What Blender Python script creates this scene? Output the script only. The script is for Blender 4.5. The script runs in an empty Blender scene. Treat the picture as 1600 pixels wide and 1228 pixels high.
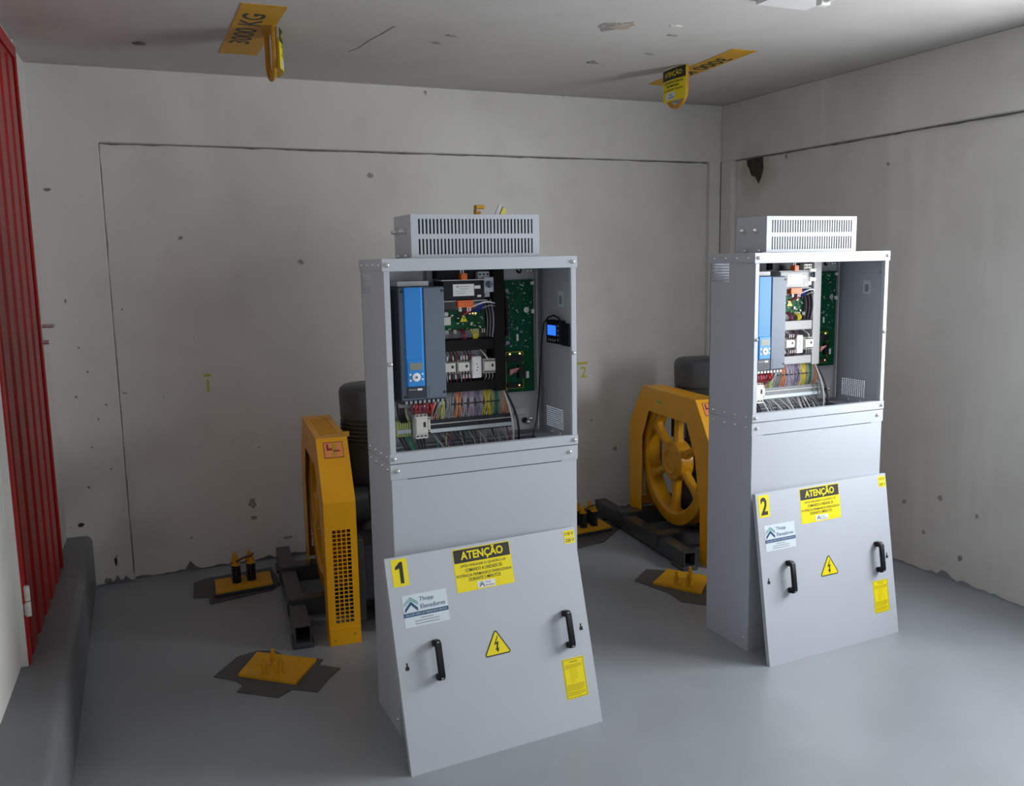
import bpy, bmesh, math, random
from mathutils import Vector, Matrix
random.seed(7)
S = bpy.context.scene
C = S.collection
R = math.radians

# ------------------------------------------------------------------ camera
def make_camera():
    f, px, py, pz = 1405.34, -0.7869, -2.791, 1.6
    yaw, pitch, roll = 0.4135, -0.145, -0.0187
    fw = Vector((math.sin(yaw)*math.cos(pitch), math.cos(yaw)*math.cos(pitch), math.sin(pitch)))
    r = Vector((math.cos(yaw), -math.sin(yaw), 0)); u = r.cross(fw)
    r2 = r*math.cos(roll)+u*math.sin(roll); u2 = -r*math.sin(roll)+u*math.cos(roll)
    cam = bpy.data.cameras.new('camera'); o = bpy.data.objects.new('camera', cam); C.objects.link(o)
    cam.sensor_width = 36; cam.lens = f/1600*36; cam.clip_start = 0.05
    m = Matrix((r2, u2, -fw)).transposed().to_4x4(); m.translation = (px, py, pz)
    o.matrix_world = m; S.camera = o
make_camera()

# ------------------------------------------------------------------ world, lights, exposure
W = bpy.data.worlds.new('world'); S.world = W; W.use_nodes = True
W.node_tree.nodes['Background'].inputs[0].default_value = (0.75, 0.85, 1.0, 1)
W.node_tree.nodes['Background'].inputs[1].default_value = 0.45
S.view_settings.view_transform = 'Standard'; S.view_settings.look = 'None'
S.view_settings.gamma = 1; S.view_settings.use_curve_mapping = False
S.view_settings.exposure = 0.02
def area(name, loc, rot, sx, sy, power, col):
    l = bpy.data.lights.new(name, 'AREA'); l.shape = 'RECTANGLE'; l.size = sx; l.size_y = sy
    l.energy = power; l.color = col
    o = bpy.data.objects.new(name, l); C.objects.link(o); o.location = loc; o.rotation_euler = rot
    return o
# daylight entering by the window of the right wall
area('window_daylight', (3.10, -1.05, 1.48), (0, R(90), 0), 1.05, 1.5, 138, (0.94, 0.97, 1.0))
area('doorway_fill', (1.75, -4.30, 1.15), (R(90), 0, 0), 1.1, 1.9, 9, (0.92, 0.97, 1.0))  # weak fill lamp added in an assumed, unseen doorway behind the camera

# ------------------------------------------------------------------ materials
def mat(name, col, rough=0.5, metal=0.0, spec=0.5, noise=0.0, nscale=6.0, bump=0.0, bscale=80.0, emis=0.0, alpha=None, coat=0.0):
    m = bpy.data.materials.new(name); m.use_nodes = True
    nt = m.node_tree; b = nt.nodes['Principled BSDF']
    b.inputs['Base Color'].default_value = (*col, 1); b.inputs['Roughness'].default_value = rough
    b.inputs['Metallic'].default_value = metal; b.inputs['Specular IOR Level'].default_value = spec
    if coat: b.inputs['Coat Weight'].default_value = coat
    tc = nt.nodes.new('ShaderNodeTexCoord')
    if noise > 0:
        n = nt.nodes.new('ShaderNodeTexNoise'); n.inputs['Scale'].default_value = nscale; n.inputs['Detail'].default_value = 5
        nt.links.new(tc.outputs['Object'], n.inputs['Vector'])
        rp = nt.nodes.new('ShaderNodeMapRange'); rp.inputs['From Min'].default_value = 0.3; rp.inputs['From Max'].default_value = 0.7
        rp.inputs['To Min'].default_value = 1-noise; rp.inputs['To Max'].default_value = 1+noise*0.5
        nt.links.new(n.outputs['Fac'], rp.inputs['Value'])
        mx = nt.nodes.new('ShaderNodeVectorMath'); mx.operation = 'SCALE'; mx.inputs[0].default_value = col
        nt.links.new(rp.outputs[0], mx.inputs['Scale']); nt.links.new(mx.outputs[0], b.inputs['Base Color'])
    if bump > 0:
        n2 = nt.nodes.new('ShaderNodeTexNoise'); n2.inputs['Scale'].default_value = bscale; n2.inputs['Detail'].default_value = 4
        nt.links.new(tc.outputs['Object'], n2.inputs['Vector'])
        bp = nt.nodes.new('ShaderNodeBump'); bp.inputs['Strength'].default_value = bump; bp.inputs['Distance'].default_value = 0.01
        nt.links.new(n2.outputs['Fac'], bp.inputs['Height']); nt.links.new(bp.outputs[0], b.inputs['Normal'])
    if emis:
        b.inputs['Emission Color'].default_value = (*col, 1); b.inputs['Emission Strength'].default_value = emis
    if alpha is not None:
        b.inputs['Alpha'].default_value = alpha
    return m

def plaster(name, base, stain, speck=0.62, drip=False, spot=None):
    m = bpy.data.materials.new(name); m.use_nodes = True
    nt = m.node_tree; b = nt.nodes['Principled BSDF']; b.inputs['Roughness'].default_value = 0.85
    b.inputs['Specular IOR Level'].default_value = 0.25
    L = nt.links.new; N = nt.nodes.new
    tc = N('ShaderNodeTexCoord')
    def noise(scale, detail, vec=None, dist=0.0):
        n = N('ShaderNodeTexNoise'); n.inputs['Scale'].default_value = scale; n.inputs['Detail'].default_value = detail
        n.inputs['Distortion'].default_value = dist
        L(vec if vec else tc.outputs['Object'], n.inputs['Vector']); return n.outputs['Fac']
    def ramp(v, a, c):
        r = N('ShaderNodeMapRange'); r.inputs['From Min'].default_value = a; r.inputs['From Max'].default_value = c; L(v, r.inputs['Value']); return r.outputs[0]
    def mix(fac, a, col):
        x = N('ShaderNodeMix'); x.data_type = 'RGBA'; L(fac, x.inputs['Factor'])
        if isinstance(a, tuple): x.inputs['A'].default_value = (*a, 1)
        else: L(a, x.inputs['A'])
        x.inputs['B'].default_value = (*col, 1); return x.outputs['Result']
    def mul(v, k):
        x = N('ShaderNodeMath'); x.operation = 'MULTIPLY'; L(v, x.inputs[0]); x.inputs[1].default_value = k; return x.outputs[0]
    c = mix(mul(ramp(noise(1.1, 6, dist=0.6), 0.42, 0.72), 0.55), base, stain)
    c = mix(mul(ramp(noise(4.5, 5), 0.55, 0.75), 0.25), c, tuple(s*0.9 for s in stain))
    # small scuffs and specks
    sp = N('ShaderNodeMath'); sp.operation = 'MULTIPLY'
    L(ramp(noise(26, 3), speck+0.05, speck+0.09), sp.inputs[0]); L(ramp(noise(1.7, 2), 0.5, 0.6), sp.inputs[1])
    c = mix(mul(sp.outputs[0], 0.7), c, (0.10, 0.095, 0.09))
    if drip:
        mp = N('ShaderNodeMapping'); mp.inputs['Scale'].default_value = (6, 6, 0.7); L(tc.outputs['Object'], mp.inputs['Vector'])
        c = mix(mul(ramp(noise(1.0, 4, mp.outputs[0]), 0.55, 0.72), 0.35), c, tuple(min(1, s*1.25) for s in base))
    if spot:
        # brown damp stain around one place of the wall
        d = N('ShaderNodeVectorMath'); d.operation = 'DISTANCE'; L(tc.outputs['Object'], d.inputs[0]); d.inputs[1].default_value = spot[:3]
        ad = N('ShaderNodeMath'); ad.operation = 'MULTIPLY_ADD'; L(noise(7, 4), ad.inputs[0]); ad.inputs[1].default_value = spot[3]*1.2; L(d.outputs['Value'], ad.inputs[2])
        c = mix(mul(ramp(ad.outputs[0], spot[3]*1.75, spot[3]*0.6), 0.7), c, (0.30, 0.25, 0.19))
    L(c, b.inputs['Base Color'])
    bp = N('ShaderNodeBump'); bp.inputs['Strength'].default_value = 0.10; bp.inputs['Distance'].default_value = 0.01
    L(noise(30, 5), bp.inputs['Height']); L(bp.outputs[0], b.inputs['Normal'])
    return m

M = {}
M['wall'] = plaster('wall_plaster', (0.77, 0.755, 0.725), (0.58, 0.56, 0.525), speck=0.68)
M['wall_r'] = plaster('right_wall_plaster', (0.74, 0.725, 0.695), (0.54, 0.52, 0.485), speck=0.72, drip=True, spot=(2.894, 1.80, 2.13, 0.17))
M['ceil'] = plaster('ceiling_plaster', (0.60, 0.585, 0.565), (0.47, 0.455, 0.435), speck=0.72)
M['floor'] = mat('grey_floor_paint', (0.30, 0.328, 0.358), 0.34, noise=0.12, nscale=2.0, bump=0.06, bscale=30)
M['kerb'] = mat('kerb_paint', (0.17, 0.18, 0.195), 0.45, noise=0.12, nscale=4, bump=0.15, bscale=40)
M['dirt'] = mat('dark_stain', (0.06, 0.048, 0.036), 0.9, noise=0.4, nscale=30)
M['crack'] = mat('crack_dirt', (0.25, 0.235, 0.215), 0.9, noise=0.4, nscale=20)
M['chip'] = mat('chipped_plaster', (0.36, 0.34, 0.31), 0.9, noise=0.3, nscale=40)
M['flake'] = mat('bare_concrete', (0.50, 0.44, 0.36), 0.9, noise=0.3, nscale=40)
M['light_chip'] = mat('pale_plaster', (0.66, 0.63, 0.58), 0.9, noise=0.2, nscale=30)
M['cab'] = mat('cabinet_grey_paint', (0.49, 0.522, 0.575), 0.42, noise=0.03, nscale=3)
M['cab_in'] = mat('mounting_plate', (0.50, 0.51, 0.54), 0.35, noise=0.05, nscale=5)
M['steel'] = mat('zinc_screws', (0.75, 0.75, 0.74), 0.25, metal=0.9)
M['black'] = mat('black_plastic', (0.010, 0.011, 0.013), 0.5, spec=0.25)
M['zinc'] = mat('zinc_sheet', (0.42, 0.43, 0.44), 0.6, spec=0.3)
M['rubber'] = mat('black_cable', (0.01, 0.01, 0.011), 0.55)
M['duct_black'] = mat('black_duct', (0.013, 0.0125, 0.012), 0.7, spec=0.15)
M['duct_grey'] = mat('grey_duct', (0.36, 0.36, 0.37), 0.5)
M['drive'] = mat('drive_slate', (0.115, 0.15, 0.20), 0.45)
M['drive_dark'] = mat('drive_heatsink', (0.02, 0.026, 0.038), 0.4)
M['blue'] = mat('drive_blue', (0.012, 0.22, 0.64), 0.35)
M['lcd'] = mat('lcd_grey', (0.20, 0.22, 0.17), 0.3)
M['screen'] = mat('blue_screen', (0.02, 0.13, 1.0), 0.3, emis=1.6)
M['cream'] = mat('cream_plastic', (0.70, 0.69, 0.64), 0.45)
M['white'] = mat('white_print', (0.80, 0.81, 0.82), 0.5)
M['card'] = mat('white_label', (0.66, 0.74, 0.80), 0.45)
M['pcb'] = mat('circuit_board_green', (0.003, 0.085, 0.036), 0.55, spec=0.15, noise=0.25, nscale=60)
M['pcb2'] = mat('small_board_green', (0.01, 0.10, 0.04), 0.55, spec=0.15, noise=0.3, nscale=80)
M['orange'] = mat('orange_connector', (0.85, 0.16, 0.02), 0.45)
M['trafo'] = mat('supply_dark', (0.016, 0.018, 0.022), 0.6, spec=0.2)
M['yel_st'] = mat('yellow_sticker', (0.88, 0.72, 0.0), 0.4)
M['ink'] = mat('black_print', (0.02, 0.018, 0.012), 0.5)
M['ink_soft'] = mat('grey_print', (0.30, 0.31, 0.33), 0.5)
M['navy'] = mat('navy_print', (0.015, 0.075, 0.18), 0.5)
M['teal'] = mat('teal_print', (0.02, 0.30, 0.26), 0.5)
M['olive'] = mat('dark_yellow_print', (0.46, 0.36, 0.0), 0.5)
M['yellow'] = mat('machine_yellow', (0.90, 0.42, 0.004), 0.36, noise=0.06, nscale=8)
M['yellow_wheel'] = mat('wheel_yellow', (0.72, 0.33, 0.008), 0.28, noise=0.12, nscale=10)
M['plate'] = mat('anchor_yellow', (0.74, 0.37, 0.01), 0.5, noise=0.12, nscale=14)
M['hook'] = mat('hook_yellow', (0.55, 0.27, 0.02), 0.5, noise=0.15, nscale=30)
M['stencil'] = mat('ceiling_yellow_paint', (0.62, 0.33, 0.02), 0.6, noise=0.1, nscale=10)
M['dark'] = mat('machine_dark_grey', (0.05, 0.055, 0.062), 0.26, noise=0.1, nscale=10)
M['motor'] = mat('motor_grey', (0.075, 0.082, 0.09), 0.42, noise=0.08, nscale=12)
M['pad'] = mat('dark_floor_patch', (0.085, 0.09, 0.09), 0.5, noise=0.15, nscale=12)
M['spring'] = mat('black_spring', (0.02, 0.02, 0.022), 0.35, metal=0.3)
M['st_or'] = mat('orange_sticker', (0.86, 0.30, 0.10), 0.5)
M['st_red'] = mat('sticker_red_print', (0.30, 0.03, 0.02), 0.5)
M['rope'] = mat('brown_cord', (0.13, 0.08, 0.045), 0.8)
M['red'] = mat('red_door_paint', (0.40, 0.006, 0.007), 0.36, noise=0.2, nscale=3)
M['redd'] = mat('red_rib_paint', (0.34, 0.007, 0.007), 0.34, noise=0.3, nscale=6)
M['wallnum'] = mat('yellow_wall_paint', (0.62, 0.55, 0.10), 0.8)
M['lamp'] = mat('lamp_white', (0.78, 0.78, 0.77), 0.4)
M['glass'] = mat('window_glass', (0.9, 0.95, 1.0), 0.05, alpha=0.12)
M['alu'] = mat('aluminium', (0.55, 0.56, 0.57), 0.35, metal=0.6)
M['led'] = mat('led_warm', (1.0, 0.75, 0.25), 0.4, emis=1.2)
for n, c in dict(w_red=(0.55,0.03,0.04), w_pink=(0.72,0.30,0.30), w_orange=(0.72,0.30,0.16), w_lilac=(0.50,0.44,0.54), w_grey=(0.33,0.34,0.36),
                 w_yellow=(0.75,0.62,0.05), w_green=(0.04,0.20,0.11), w_olive=(0.40,0.40,0.22), w_white=(0.75,0.75,0.75), w_blue=(0.03,0.06,0.40),
                 w_violet=(0.30,0.26,0.38), w_maroon=(0.22,0.03,0.06), w_black=(0.012,0.012,0.014), w_lime=(0.62,0.72,0.25)).items():
    M[n] = mat(n, c, 0.5)

# ------------------------------------------------------------------ mesh helpers
class MB:
    def __init__(s): s.v = []; s.f = []
    def add(s, vs, fs):
        b = len(s.v); s.v += [tuple(p) for p in vs]; s.f += [tuple(i+b for i in q) for q in fs]; return s
    def box(s, x0, x1, y0, y1, z0, z1):
        return s.add([(x0,y0,z0),(x1,y0,z0),(x1,y1,z0),(x0,y1,z0),(x0,y0,z1),(x1,y0,z1),(x1,y1,z1),(x0,y1,z1)],
                     [(0,3,2,1),(4,5,6,7),(0,1,5,4),(1,2,6,5),(2,3,7,6),(3,0,4,7)])
    def prism(s, poly, a, b, axis='y'):
        # poly in the two remaining axes (x: (y,z); y: (x,z); z: (x,y)), swept from a to b
        def p(q, t): return {'x': (t,q[0],q[1]), 'y': (q[0],t,q[1]), 'z': (q[0],q[1],t)}[axis]
        n = len(poly)
        area2 = sum(poly[i][0]*poly[(i+1)%n][1]-poly[(i+1)%n][0]*poly[i][1] for i in range(n))
        if area2 < 0: poly = poly[::-1]
        if axis == 'y': poly = poly[::-1]
        vs = [p(q, a) for q in poly]+[p(q, b) for q in poly]
        fs = [tuple(range(n-1,-1,-1)), tuple(range(n,2*n))]+[(i,(i+1)%n,(i+1)%n+n,i+n) for i in range(n)]
        return s.add(vs, fs)
    def cyl(s, c, r, h, axis='z', n=16, r2=None):
        r2 = r if r2 is None else r2
        def p(a, rr, t):
            u, w = rr*math.cos(a), rr*math.sin(a)
            return {'x': (c[0]+t,c[1]+u,c[2]+w), 'y': (c[0]+w,c[1]+t,c[2]+u), 'z': (c[0]+u,c[1]+w,c[2]+t)}[axis]
        vs = [p(2*math.pi*i/n, r, 0) for i in range(n)]+[p(2*math.pi*i/n, r2, h) for i in range(n)]
        return s.add(vs, [tuple(range(n-1,-1,-1)), tuple(range(n,2*n))]+[(i,(i+1)%n,(i+1)%n+n,i+n) for i in range(n)])
    def lathe(s, c, prof, axis='z', n=32, closed=False):
        # prof: list of (radius, t)
        k = len(prof); vs = []
        for i in range(n):
            a = 2*math.pi*i/n
            for r, t in prof:
                u, w = r*math.cos(a), r*math.sin(a)
                vs.append({'x': (c[0]+t,c[1]+u,c[2]+w), 'y': (c[0]+w,c[1]+t,c[2]+u), 'z': (c[0]+u,c[1]+w,c[2]+t)}[axis])
        fs = []
        for i in range(n):
            j = (i+1) % n
            for q in range(k if closed else k-1):
                q2 = (q+1) % k
                fs.append((i*k+q, j*k+q, j*k+q2, i*k+q2))
        return s.add(vs, fs)
    def tube(s, path, r, n=6, cap=True):
        path = [Vector(p) for p in path]; m = len(path); vs = []; prev = None
        for i, p in enumerate(path):
            t = (path[min(i+1,m-1)]-path[max(i-1,0)]).normalized()
            if prev is None:
                a = Vector((0,0,1)) if abs(t.z) < 0.9 else Vector((1,0,0)); u = t.cross(a).normalized()
            else: u = (prev - t*prev.dot(t)).normalized()
            prev = u; w = t.cross(u)
            for k in range(n):
                a = 2*math.pi*k/n; vs.append(p+(u*math.cos(a)+w*math.sin(a))*r)
        fs = []
        for i in range(m-1):
            for k in range(n):
                k2 = (k+1) % n; fs.append((i*n+k, i*n+k2, (i+1)*n+k2, (i+1)*n+k))
        if cap: fs += [tuple(range(n-1,-1,-1)), tuple((m-1)*n+k for k in range(n))]
        return s.add(vs, fs)
    def grid(s, us, vs_, a, b, hole, axis='y'):
        # perforated sheet: cells between the cuts us/vs_; hole(i,j) True leaves a through-hole; sheet from a to b
        def p(u, v, t): return {'x': (t,u,v), 'y': (u,t,v), 'z': (u,v,t)}[axis]
        nu, nv = len(us)-1, len(vs_)-1
        so = [[not hole(i,j) for j in range(nv)] for i in range(nu)]
        base = len(s.v); idx = {}
        def vid(i, j, t):
            k = (i,j,t)
            if k not in idx: idx[k] = len(s.v); s.v.append(p(us[i], vs_[j], a if t == 0 else b))
            return idx[k]
        for i in range(nu):
            for j in range(nv):
                if not so[i][j]: continue
                s.f.append((vid(i,j,0),vid(i+1,j,0),vid(i+1,j+1,0),vid(i,j+1,0)))
                s.f.append((vid(i,j,1),vid(i,j+1,1),vid(i+1,j+1,1),vid(i+1,j,1)))
                for di, dj, e in ((-1,0,((i,j),(i,j+1))),(1,0,((i+1,j),(i+1,j+1))),(0,-1,((i,j),(i+1,j))),(0,1,((i,j+1),(i+1,j+1)))):
                    ii, jj = i+di, j+dj
                    if not (0 <= ii < nu and 0 <= jj < nv and so[ii][jj]):
                        (p0, p1) = e
                        s.f.append((vid(*p0,0),vid(*p1,0),vid(*p1,1),vid(*p0,1)))
        return s
    def mesh(s, name, m, smooth=False, bevel=0.0, seg=1, recalc=True):
        me = bpy.data.meshes.new(name); me.from_pydata(s.v, [], s.f); me.update()
        if bevel or recalc:
            bm = bmesh.new(); bm.from_mesh(me)
            if recalc: bmesh.ops.recalc_face_normals(bm, faces=bm.faces)
            if bevel:
                ed = [e for e in bm.edges if len(e.link_faces) == 2 and e.calc_face_angle(0) > 0.5]
                bmesh.ops.bevel(bm, geom=ed, offset=bevel, segments=seg, affect='EDGES', clamp_overlap=True)
            bm.to_mesh(me); bm.free()
        if smooth:
            for p in me.polygons: p.use_smooth = True
            try: me.set_sharp_from_angle(angle=R(38))
            except Exception: pass
        me.materials.append(m if not isinstance(m, str) else M[m]); return me
    def build(s, name, m, parent=None, smooth=False, bevel=0.0, seg=1, recalc=True):
        return link(name, s.mesh(name, m, smooth, bevel, seg, recalc), parent)

TINY = {'wire_ferrules','indicator_lamps','board_parts','terminal_screws','white_connector','black_header','heatsink_fins','drive_terminals','plug_slots','socket_holes','label_print','small_label',
        'terminal_strip','earth_terminals','cable_ties','wire_bundle','red_leads','resistor_coils','small_print','plate_print'}
def link(name, data, parent=None):
    o = bpy.data.objects.new(name, data); C.objects.link(o)
    if name in TINY: o['kind'] = 'stuff'
    if parent is not None: o.parent = parent
    return o
def tag(o, label, cat, group=None, kind=None):
    o['label'] = label; o['category'] = cat
    if group: o['group'] = group
    if kind: o['kind'] = kind
    return o
def thing(name, label, cat, loc=(0,0,0), rot=(0,0,0), group=None):
    o = link(name, None); o.location = loc; o.rotation_euler = rot; return tag(o, label, cat, group)
def struct(o, label=None):
    o['kind'] = 'structure'
    if label: o['label'] = label
    return o
def plabel(o, label): o['label'] = label; return o
def box(name, m, parent, x0, x1, y0, y1, z0, z1, bevel=0.0, seg=1): return MB().box(x0,x1,y0,y1,z0,z1).build(name, m, parent, bevel=bevel, seg=seg)
def frange(a, b, n): return [a+(b-a)*i/n for i in range(n+1)]

def text_mesh(body, w, h, bold=0.0):
    cu = bpy.data.curves.new('lettering', 'FONT'); cu.body = body; cu.size = 1; cu.offset = bold; cu.extrude = 0.0
    cu.align_x = 'CENTER'; cu.resolution_u = 3
    o = bpy.data.objects.new('lettering', cu); C.objects.link(o)
    dg = bpy.context.evaluated_depsgraph_get()
    me = bpy.data.meshes.new_from_object(o.evaluated_get(dg))
    bpy.data.objects.remove(o)
    xs = [v.co.x for v in me.vertices]; ys = [v.co.y for v in me.vertices]
    x0, x1, y0, y1 = min(xs), max(xs), min(ys), max(ys)
    sy = h/(y1-y0); sx = w/(x1-x0) if w else sy
    for v in me.vertices: v.co = (v.co.x*sx-(x0+x1)/2*sx, v.co.y*sy-(y0+y1)/2*sy, 0)
    return me
def lettering(body, w, h, m, parent, c, u, v, bold=0.0, name='lettering'):
    # flat print centred at c with reading direction u and up direction v
    me = text_mesh(body, w, h, bold); me.materials.clear(); me.materials.append(M[m])
    u, v, c = Vector(u), Vector(v), Vector(c)
    for q in me.vertices: q.co = c+u*q.co.x+v*q.co.y
    me.update(); return link(name, me, parent)

# ------------------------------------------------------------------ the room
CE, B, RX, LX, BM = 2.5606, 2.0993, 2.8588, -1.088, 2.2085
FY = -4.2
PHI = math.asin(-0.05)                       # the left wall runs slightly outwards
REC = 0.035                                  # depth of the recessed wall fields
fl = struct(box('floor', 'floor', None, -1.9, 3.1, FY-0.25, B+0.2, -0.08, 0))
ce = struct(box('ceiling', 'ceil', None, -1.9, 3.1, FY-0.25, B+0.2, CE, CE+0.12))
wb = struct(box('wall_back', 'wall', None, -1.3, RX+0.2, B+REC, B+0.2, 0, CE))
tp = struct(MB().prism([(LX-0.05,0),(-0.797,0),(-0.797,BM),(2.776,BM),(2.776,0),(RX,0),(RX,BM),(RX+0.1,BM),(RX+0.1,CE),(LX-0.05,CE)], B, B+REC, 'y').build('trim_1', 'wall', bevel=0.004),
            'plastered beam and corner pilasters framing the recessed back wall')
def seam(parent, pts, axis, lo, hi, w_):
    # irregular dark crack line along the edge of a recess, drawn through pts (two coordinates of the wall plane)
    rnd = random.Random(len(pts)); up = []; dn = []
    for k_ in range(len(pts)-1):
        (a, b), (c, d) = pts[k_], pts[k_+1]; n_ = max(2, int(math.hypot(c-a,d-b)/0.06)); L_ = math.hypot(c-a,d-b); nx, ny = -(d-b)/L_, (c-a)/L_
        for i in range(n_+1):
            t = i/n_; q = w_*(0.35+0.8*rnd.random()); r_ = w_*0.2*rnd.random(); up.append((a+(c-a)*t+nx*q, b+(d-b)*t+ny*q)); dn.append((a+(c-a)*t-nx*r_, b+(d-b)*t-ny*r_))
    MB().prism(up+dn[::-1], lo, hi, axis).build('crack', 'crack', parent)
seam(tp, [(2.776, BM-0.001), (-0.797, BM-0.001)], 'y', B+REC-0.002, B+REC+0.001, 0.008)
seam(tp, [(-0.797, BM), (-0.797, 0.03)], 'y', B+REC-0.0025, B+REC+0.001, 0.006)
WY0, WY1, WZ0, WZ1 = -1.8, -0.3, 0.95, 2.0
wr = MB().grid([FY-0.25, WY0, WY1, B+0.2], [0, WZ0, WZ1, CE], RX+REC, RX+0.2, lambda i,j: i == 1 and j == 1, 'x').build('wall_right', 'wall_r'); struct(wr)
tr4 = struct(box('trim_2', 'wall_r', None, RX, RX+REC, FY, B, BM, CE, bevel=0.004), 'plastered beam along the top of the right wall')
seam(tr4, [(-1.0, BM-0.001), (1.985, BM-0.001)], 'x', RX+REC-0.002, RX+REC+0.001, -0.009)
struct(box('trim_3', 'wall_r', None, RX, RX+REC, 1.985, B, 0, BM, bevel=0.004), 'plastered pilaster on the right wall corner')
wf = MB().grid([-1.9, 1.2, 2.3, 3.1], [0, 2.1, CE], FY-0.2, FY, lambda i,j: i == 1 and j == 0, 'y').build('wall_front', 'wall'); struct(wf)
w1 = struct(link('window_1', None)); w1.location = (RX+REC+0.05, 0, 0)
MB().grid([WY0, WY0+0.05, -1.07, -1.03, WY1-0.05, WY1], [WZ0, WZ0+0.05, WZ1-0.05, WZ1], -0.02, 0.03, lambda i,j: i in (1,3) and j == 1, 'x').build('window_frame', 'alu', w1)
box('pane', 'glass', w1, 0.002, 0.006, WY0+0.05, -1.07, WZ0+0.05, WZ1-0.05)
box('pane', 'glass', w1, 0.002, 0.006, -1.03, WY1-0.05, WZ0+0.05, WZ1-0.05)

# left wall in its own frame: local -y runs from the back corner towards the viewer
wl = MB().box(-0.2, 0, -6.6, 0.25, 0, CE).build('wall_left', 'wall'); wl.location = (LX, B, 0); wl.rotation_euler = (0,0,PHI); struct(wl)
d1 = struct(link('door_1', None), 'red ribbed steel door'); d1.location = (LX, B, 0); d1.rotation_euler = (0,0,PHI)
DS0, DS1, DZ0, DZ1 = -1.56, -0.47, 0.27, 2.525
box('leaf', 'red', d1, 0.001, 0.018, DS0, DS1, DZ0, DZ1)
for nm, a in (('frame_stile', (DS1-0.03, DS1, DZ0, DZ1)), ('frame_stile', (DS0, DS0+0.035, DZ0, DZ1)), ('frame_rail', (DS0+0.035, DS1-0.03, DZ1-0.05, DZ1))):
    box(nm, 'red', d1, 0.018, 0.030, a[0], a[1], a[2], a[3], bevel=0.003)
n_r = 5; w_r = (DS1-0.075-(DS0+0.06))/n_r
rib = MB().prism([(0.06*w_r,0.018),(0.16*w_r,0.028),(0.74*w_r,0.028),(0.84*w_r,0.018)], DZ0, DZ1-0.075, 'z')
rib.v = [(x_[1], x_[0], x_[2]) for x_ in rib.v]
ribm = rib.mesh('rib', 'redd')
for k in range(n_r):
    o = link('rib', ribm, d1); o.location = (0, DS0+0.06+k*w_r, 0)
h = box('lock_plate', 'steel', d1, 0.030, 0.033, DS1-0.028, DS1-0.006, 1.24, 1.46)
hm = MB().cyl((0.033, DS1-0.017, 1.36), 0.009, 0.045, 'x', 12); hm.tube([(0.070, DS1-0.022, 1.36), (0.075, DS1-0.005, 1.36), (0.075, DS1+0.012, 1.36)], 0.008, 10)
hm.build('handle', 'steel', d1, smooth=True)
MB().cyl((0.033, DS1-0.017, 1.29), 0.011, 0.022, 'x', 12).build('keyhole_cylinder', 'steel', d1, smooth=True)
for z in (0.44, 2.1):
    hg = MB(); hg.cyl((0.036, DS0+0.008, z), 0.010, 0.05, 'z', 10); hg.cyl((0.036, DS0+0.008, z+0.055), 0.010, 0.05, 'z', 10); hg.box(0.018, 0.034, DS0, DS0+0.045, z+0.005, z+0.045)
    hg.build('hinge', 'light_chip', d1, smooth=True)
box('jamb', 'wall', d1, -0.002, 0.022, DS1, DS1+0.012, 0.27, CE-0.005)
box('jamb', 'wall', d1, -0.002, 0.022, DS0-0.012, DS0, 0.27, CE-0.005)
box('head', 'wall', d1, -0.002, 0.022, DS0-0.012, DS1+0.012, DZ1, DZ1+0.014)

# grey kerb along the left wall
kb = MB()
n = 24; rows = []
for i in range(n+1):
    y = B-0.001+(FY-B)*i/n
    xw = LX-0.05*(B-y)-0.03; xi = -0.975-0.022*(B-y); hh = 0.272+0.004*math.sin(i*1.7)
    prof = [(xw,0),(xw,hh)]+[(xi-0.035+0.035*math.sin(a), hh-0.035+0.035*math.cos(a)) for a in frange(0, math.pi/2, 5)]+[(xi,0)]
    rows.append([(p[0], y, p[1]) for p in prof])
k = len(rows[0]); kb.v = [p for r_ in rows for p in r_]
kb.f = [(i*k+q, i*k+(q+1)%k, (i+1)*k+(q+1)%k, (i+1)*k+q) for i in range(n) for q in range(k)]+[tuple(range(k)), tuple(n*k+q for q in range(k-1,-1,-1))]
struct(kb.build('trim_4', 'kerb', smooth=True), 'dark grey painted kerb along the left wall')

# ragged edge of the floor paint running up the wall foot
def ragged(name, fx, n, m='floor'):
    mb = MB()
    for i in range(n+1):
        hh = 0.006+0.02*random.random()**2+(0.03 if random.random() < 0.06 else 0)
        a, b2 = fx(i/n); mb.v += [(a[0],a[1],0.0),(a[0],a[1],hh),(b2[0],b2[1],hh),(b2[0],b2[1],0.0)]
    for i in range(n):
        for q in range(3): mb.f.append((i*4+q, i*4+q+1, i*4+4+q+1, i*4+4+q))
    mb.f += [(0,1,2,3), (n*4+3,n*4+2,n*4+1,n*4)]
    return struct(mb.build(name, m))
ragged('baseboard_back', lambda t: ((-0.79+3.56*t, B+REC-0.002), (-0.79+3.56*t, B+REC+0.001)), 130, 'kerb')
ragged('baseboard_right', lambda t: ((RX+REC-0.002, 1.98-4.5*t), (RX+REC+0.001, 1.98-4.5*t)), 150, 'floor')
ragged('baseboard_left', lambda t: ((-0.97+0.172*t, B-0.006), (-0.97+0.172*t, B-0.003)), 14, 'kerb')

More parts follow.
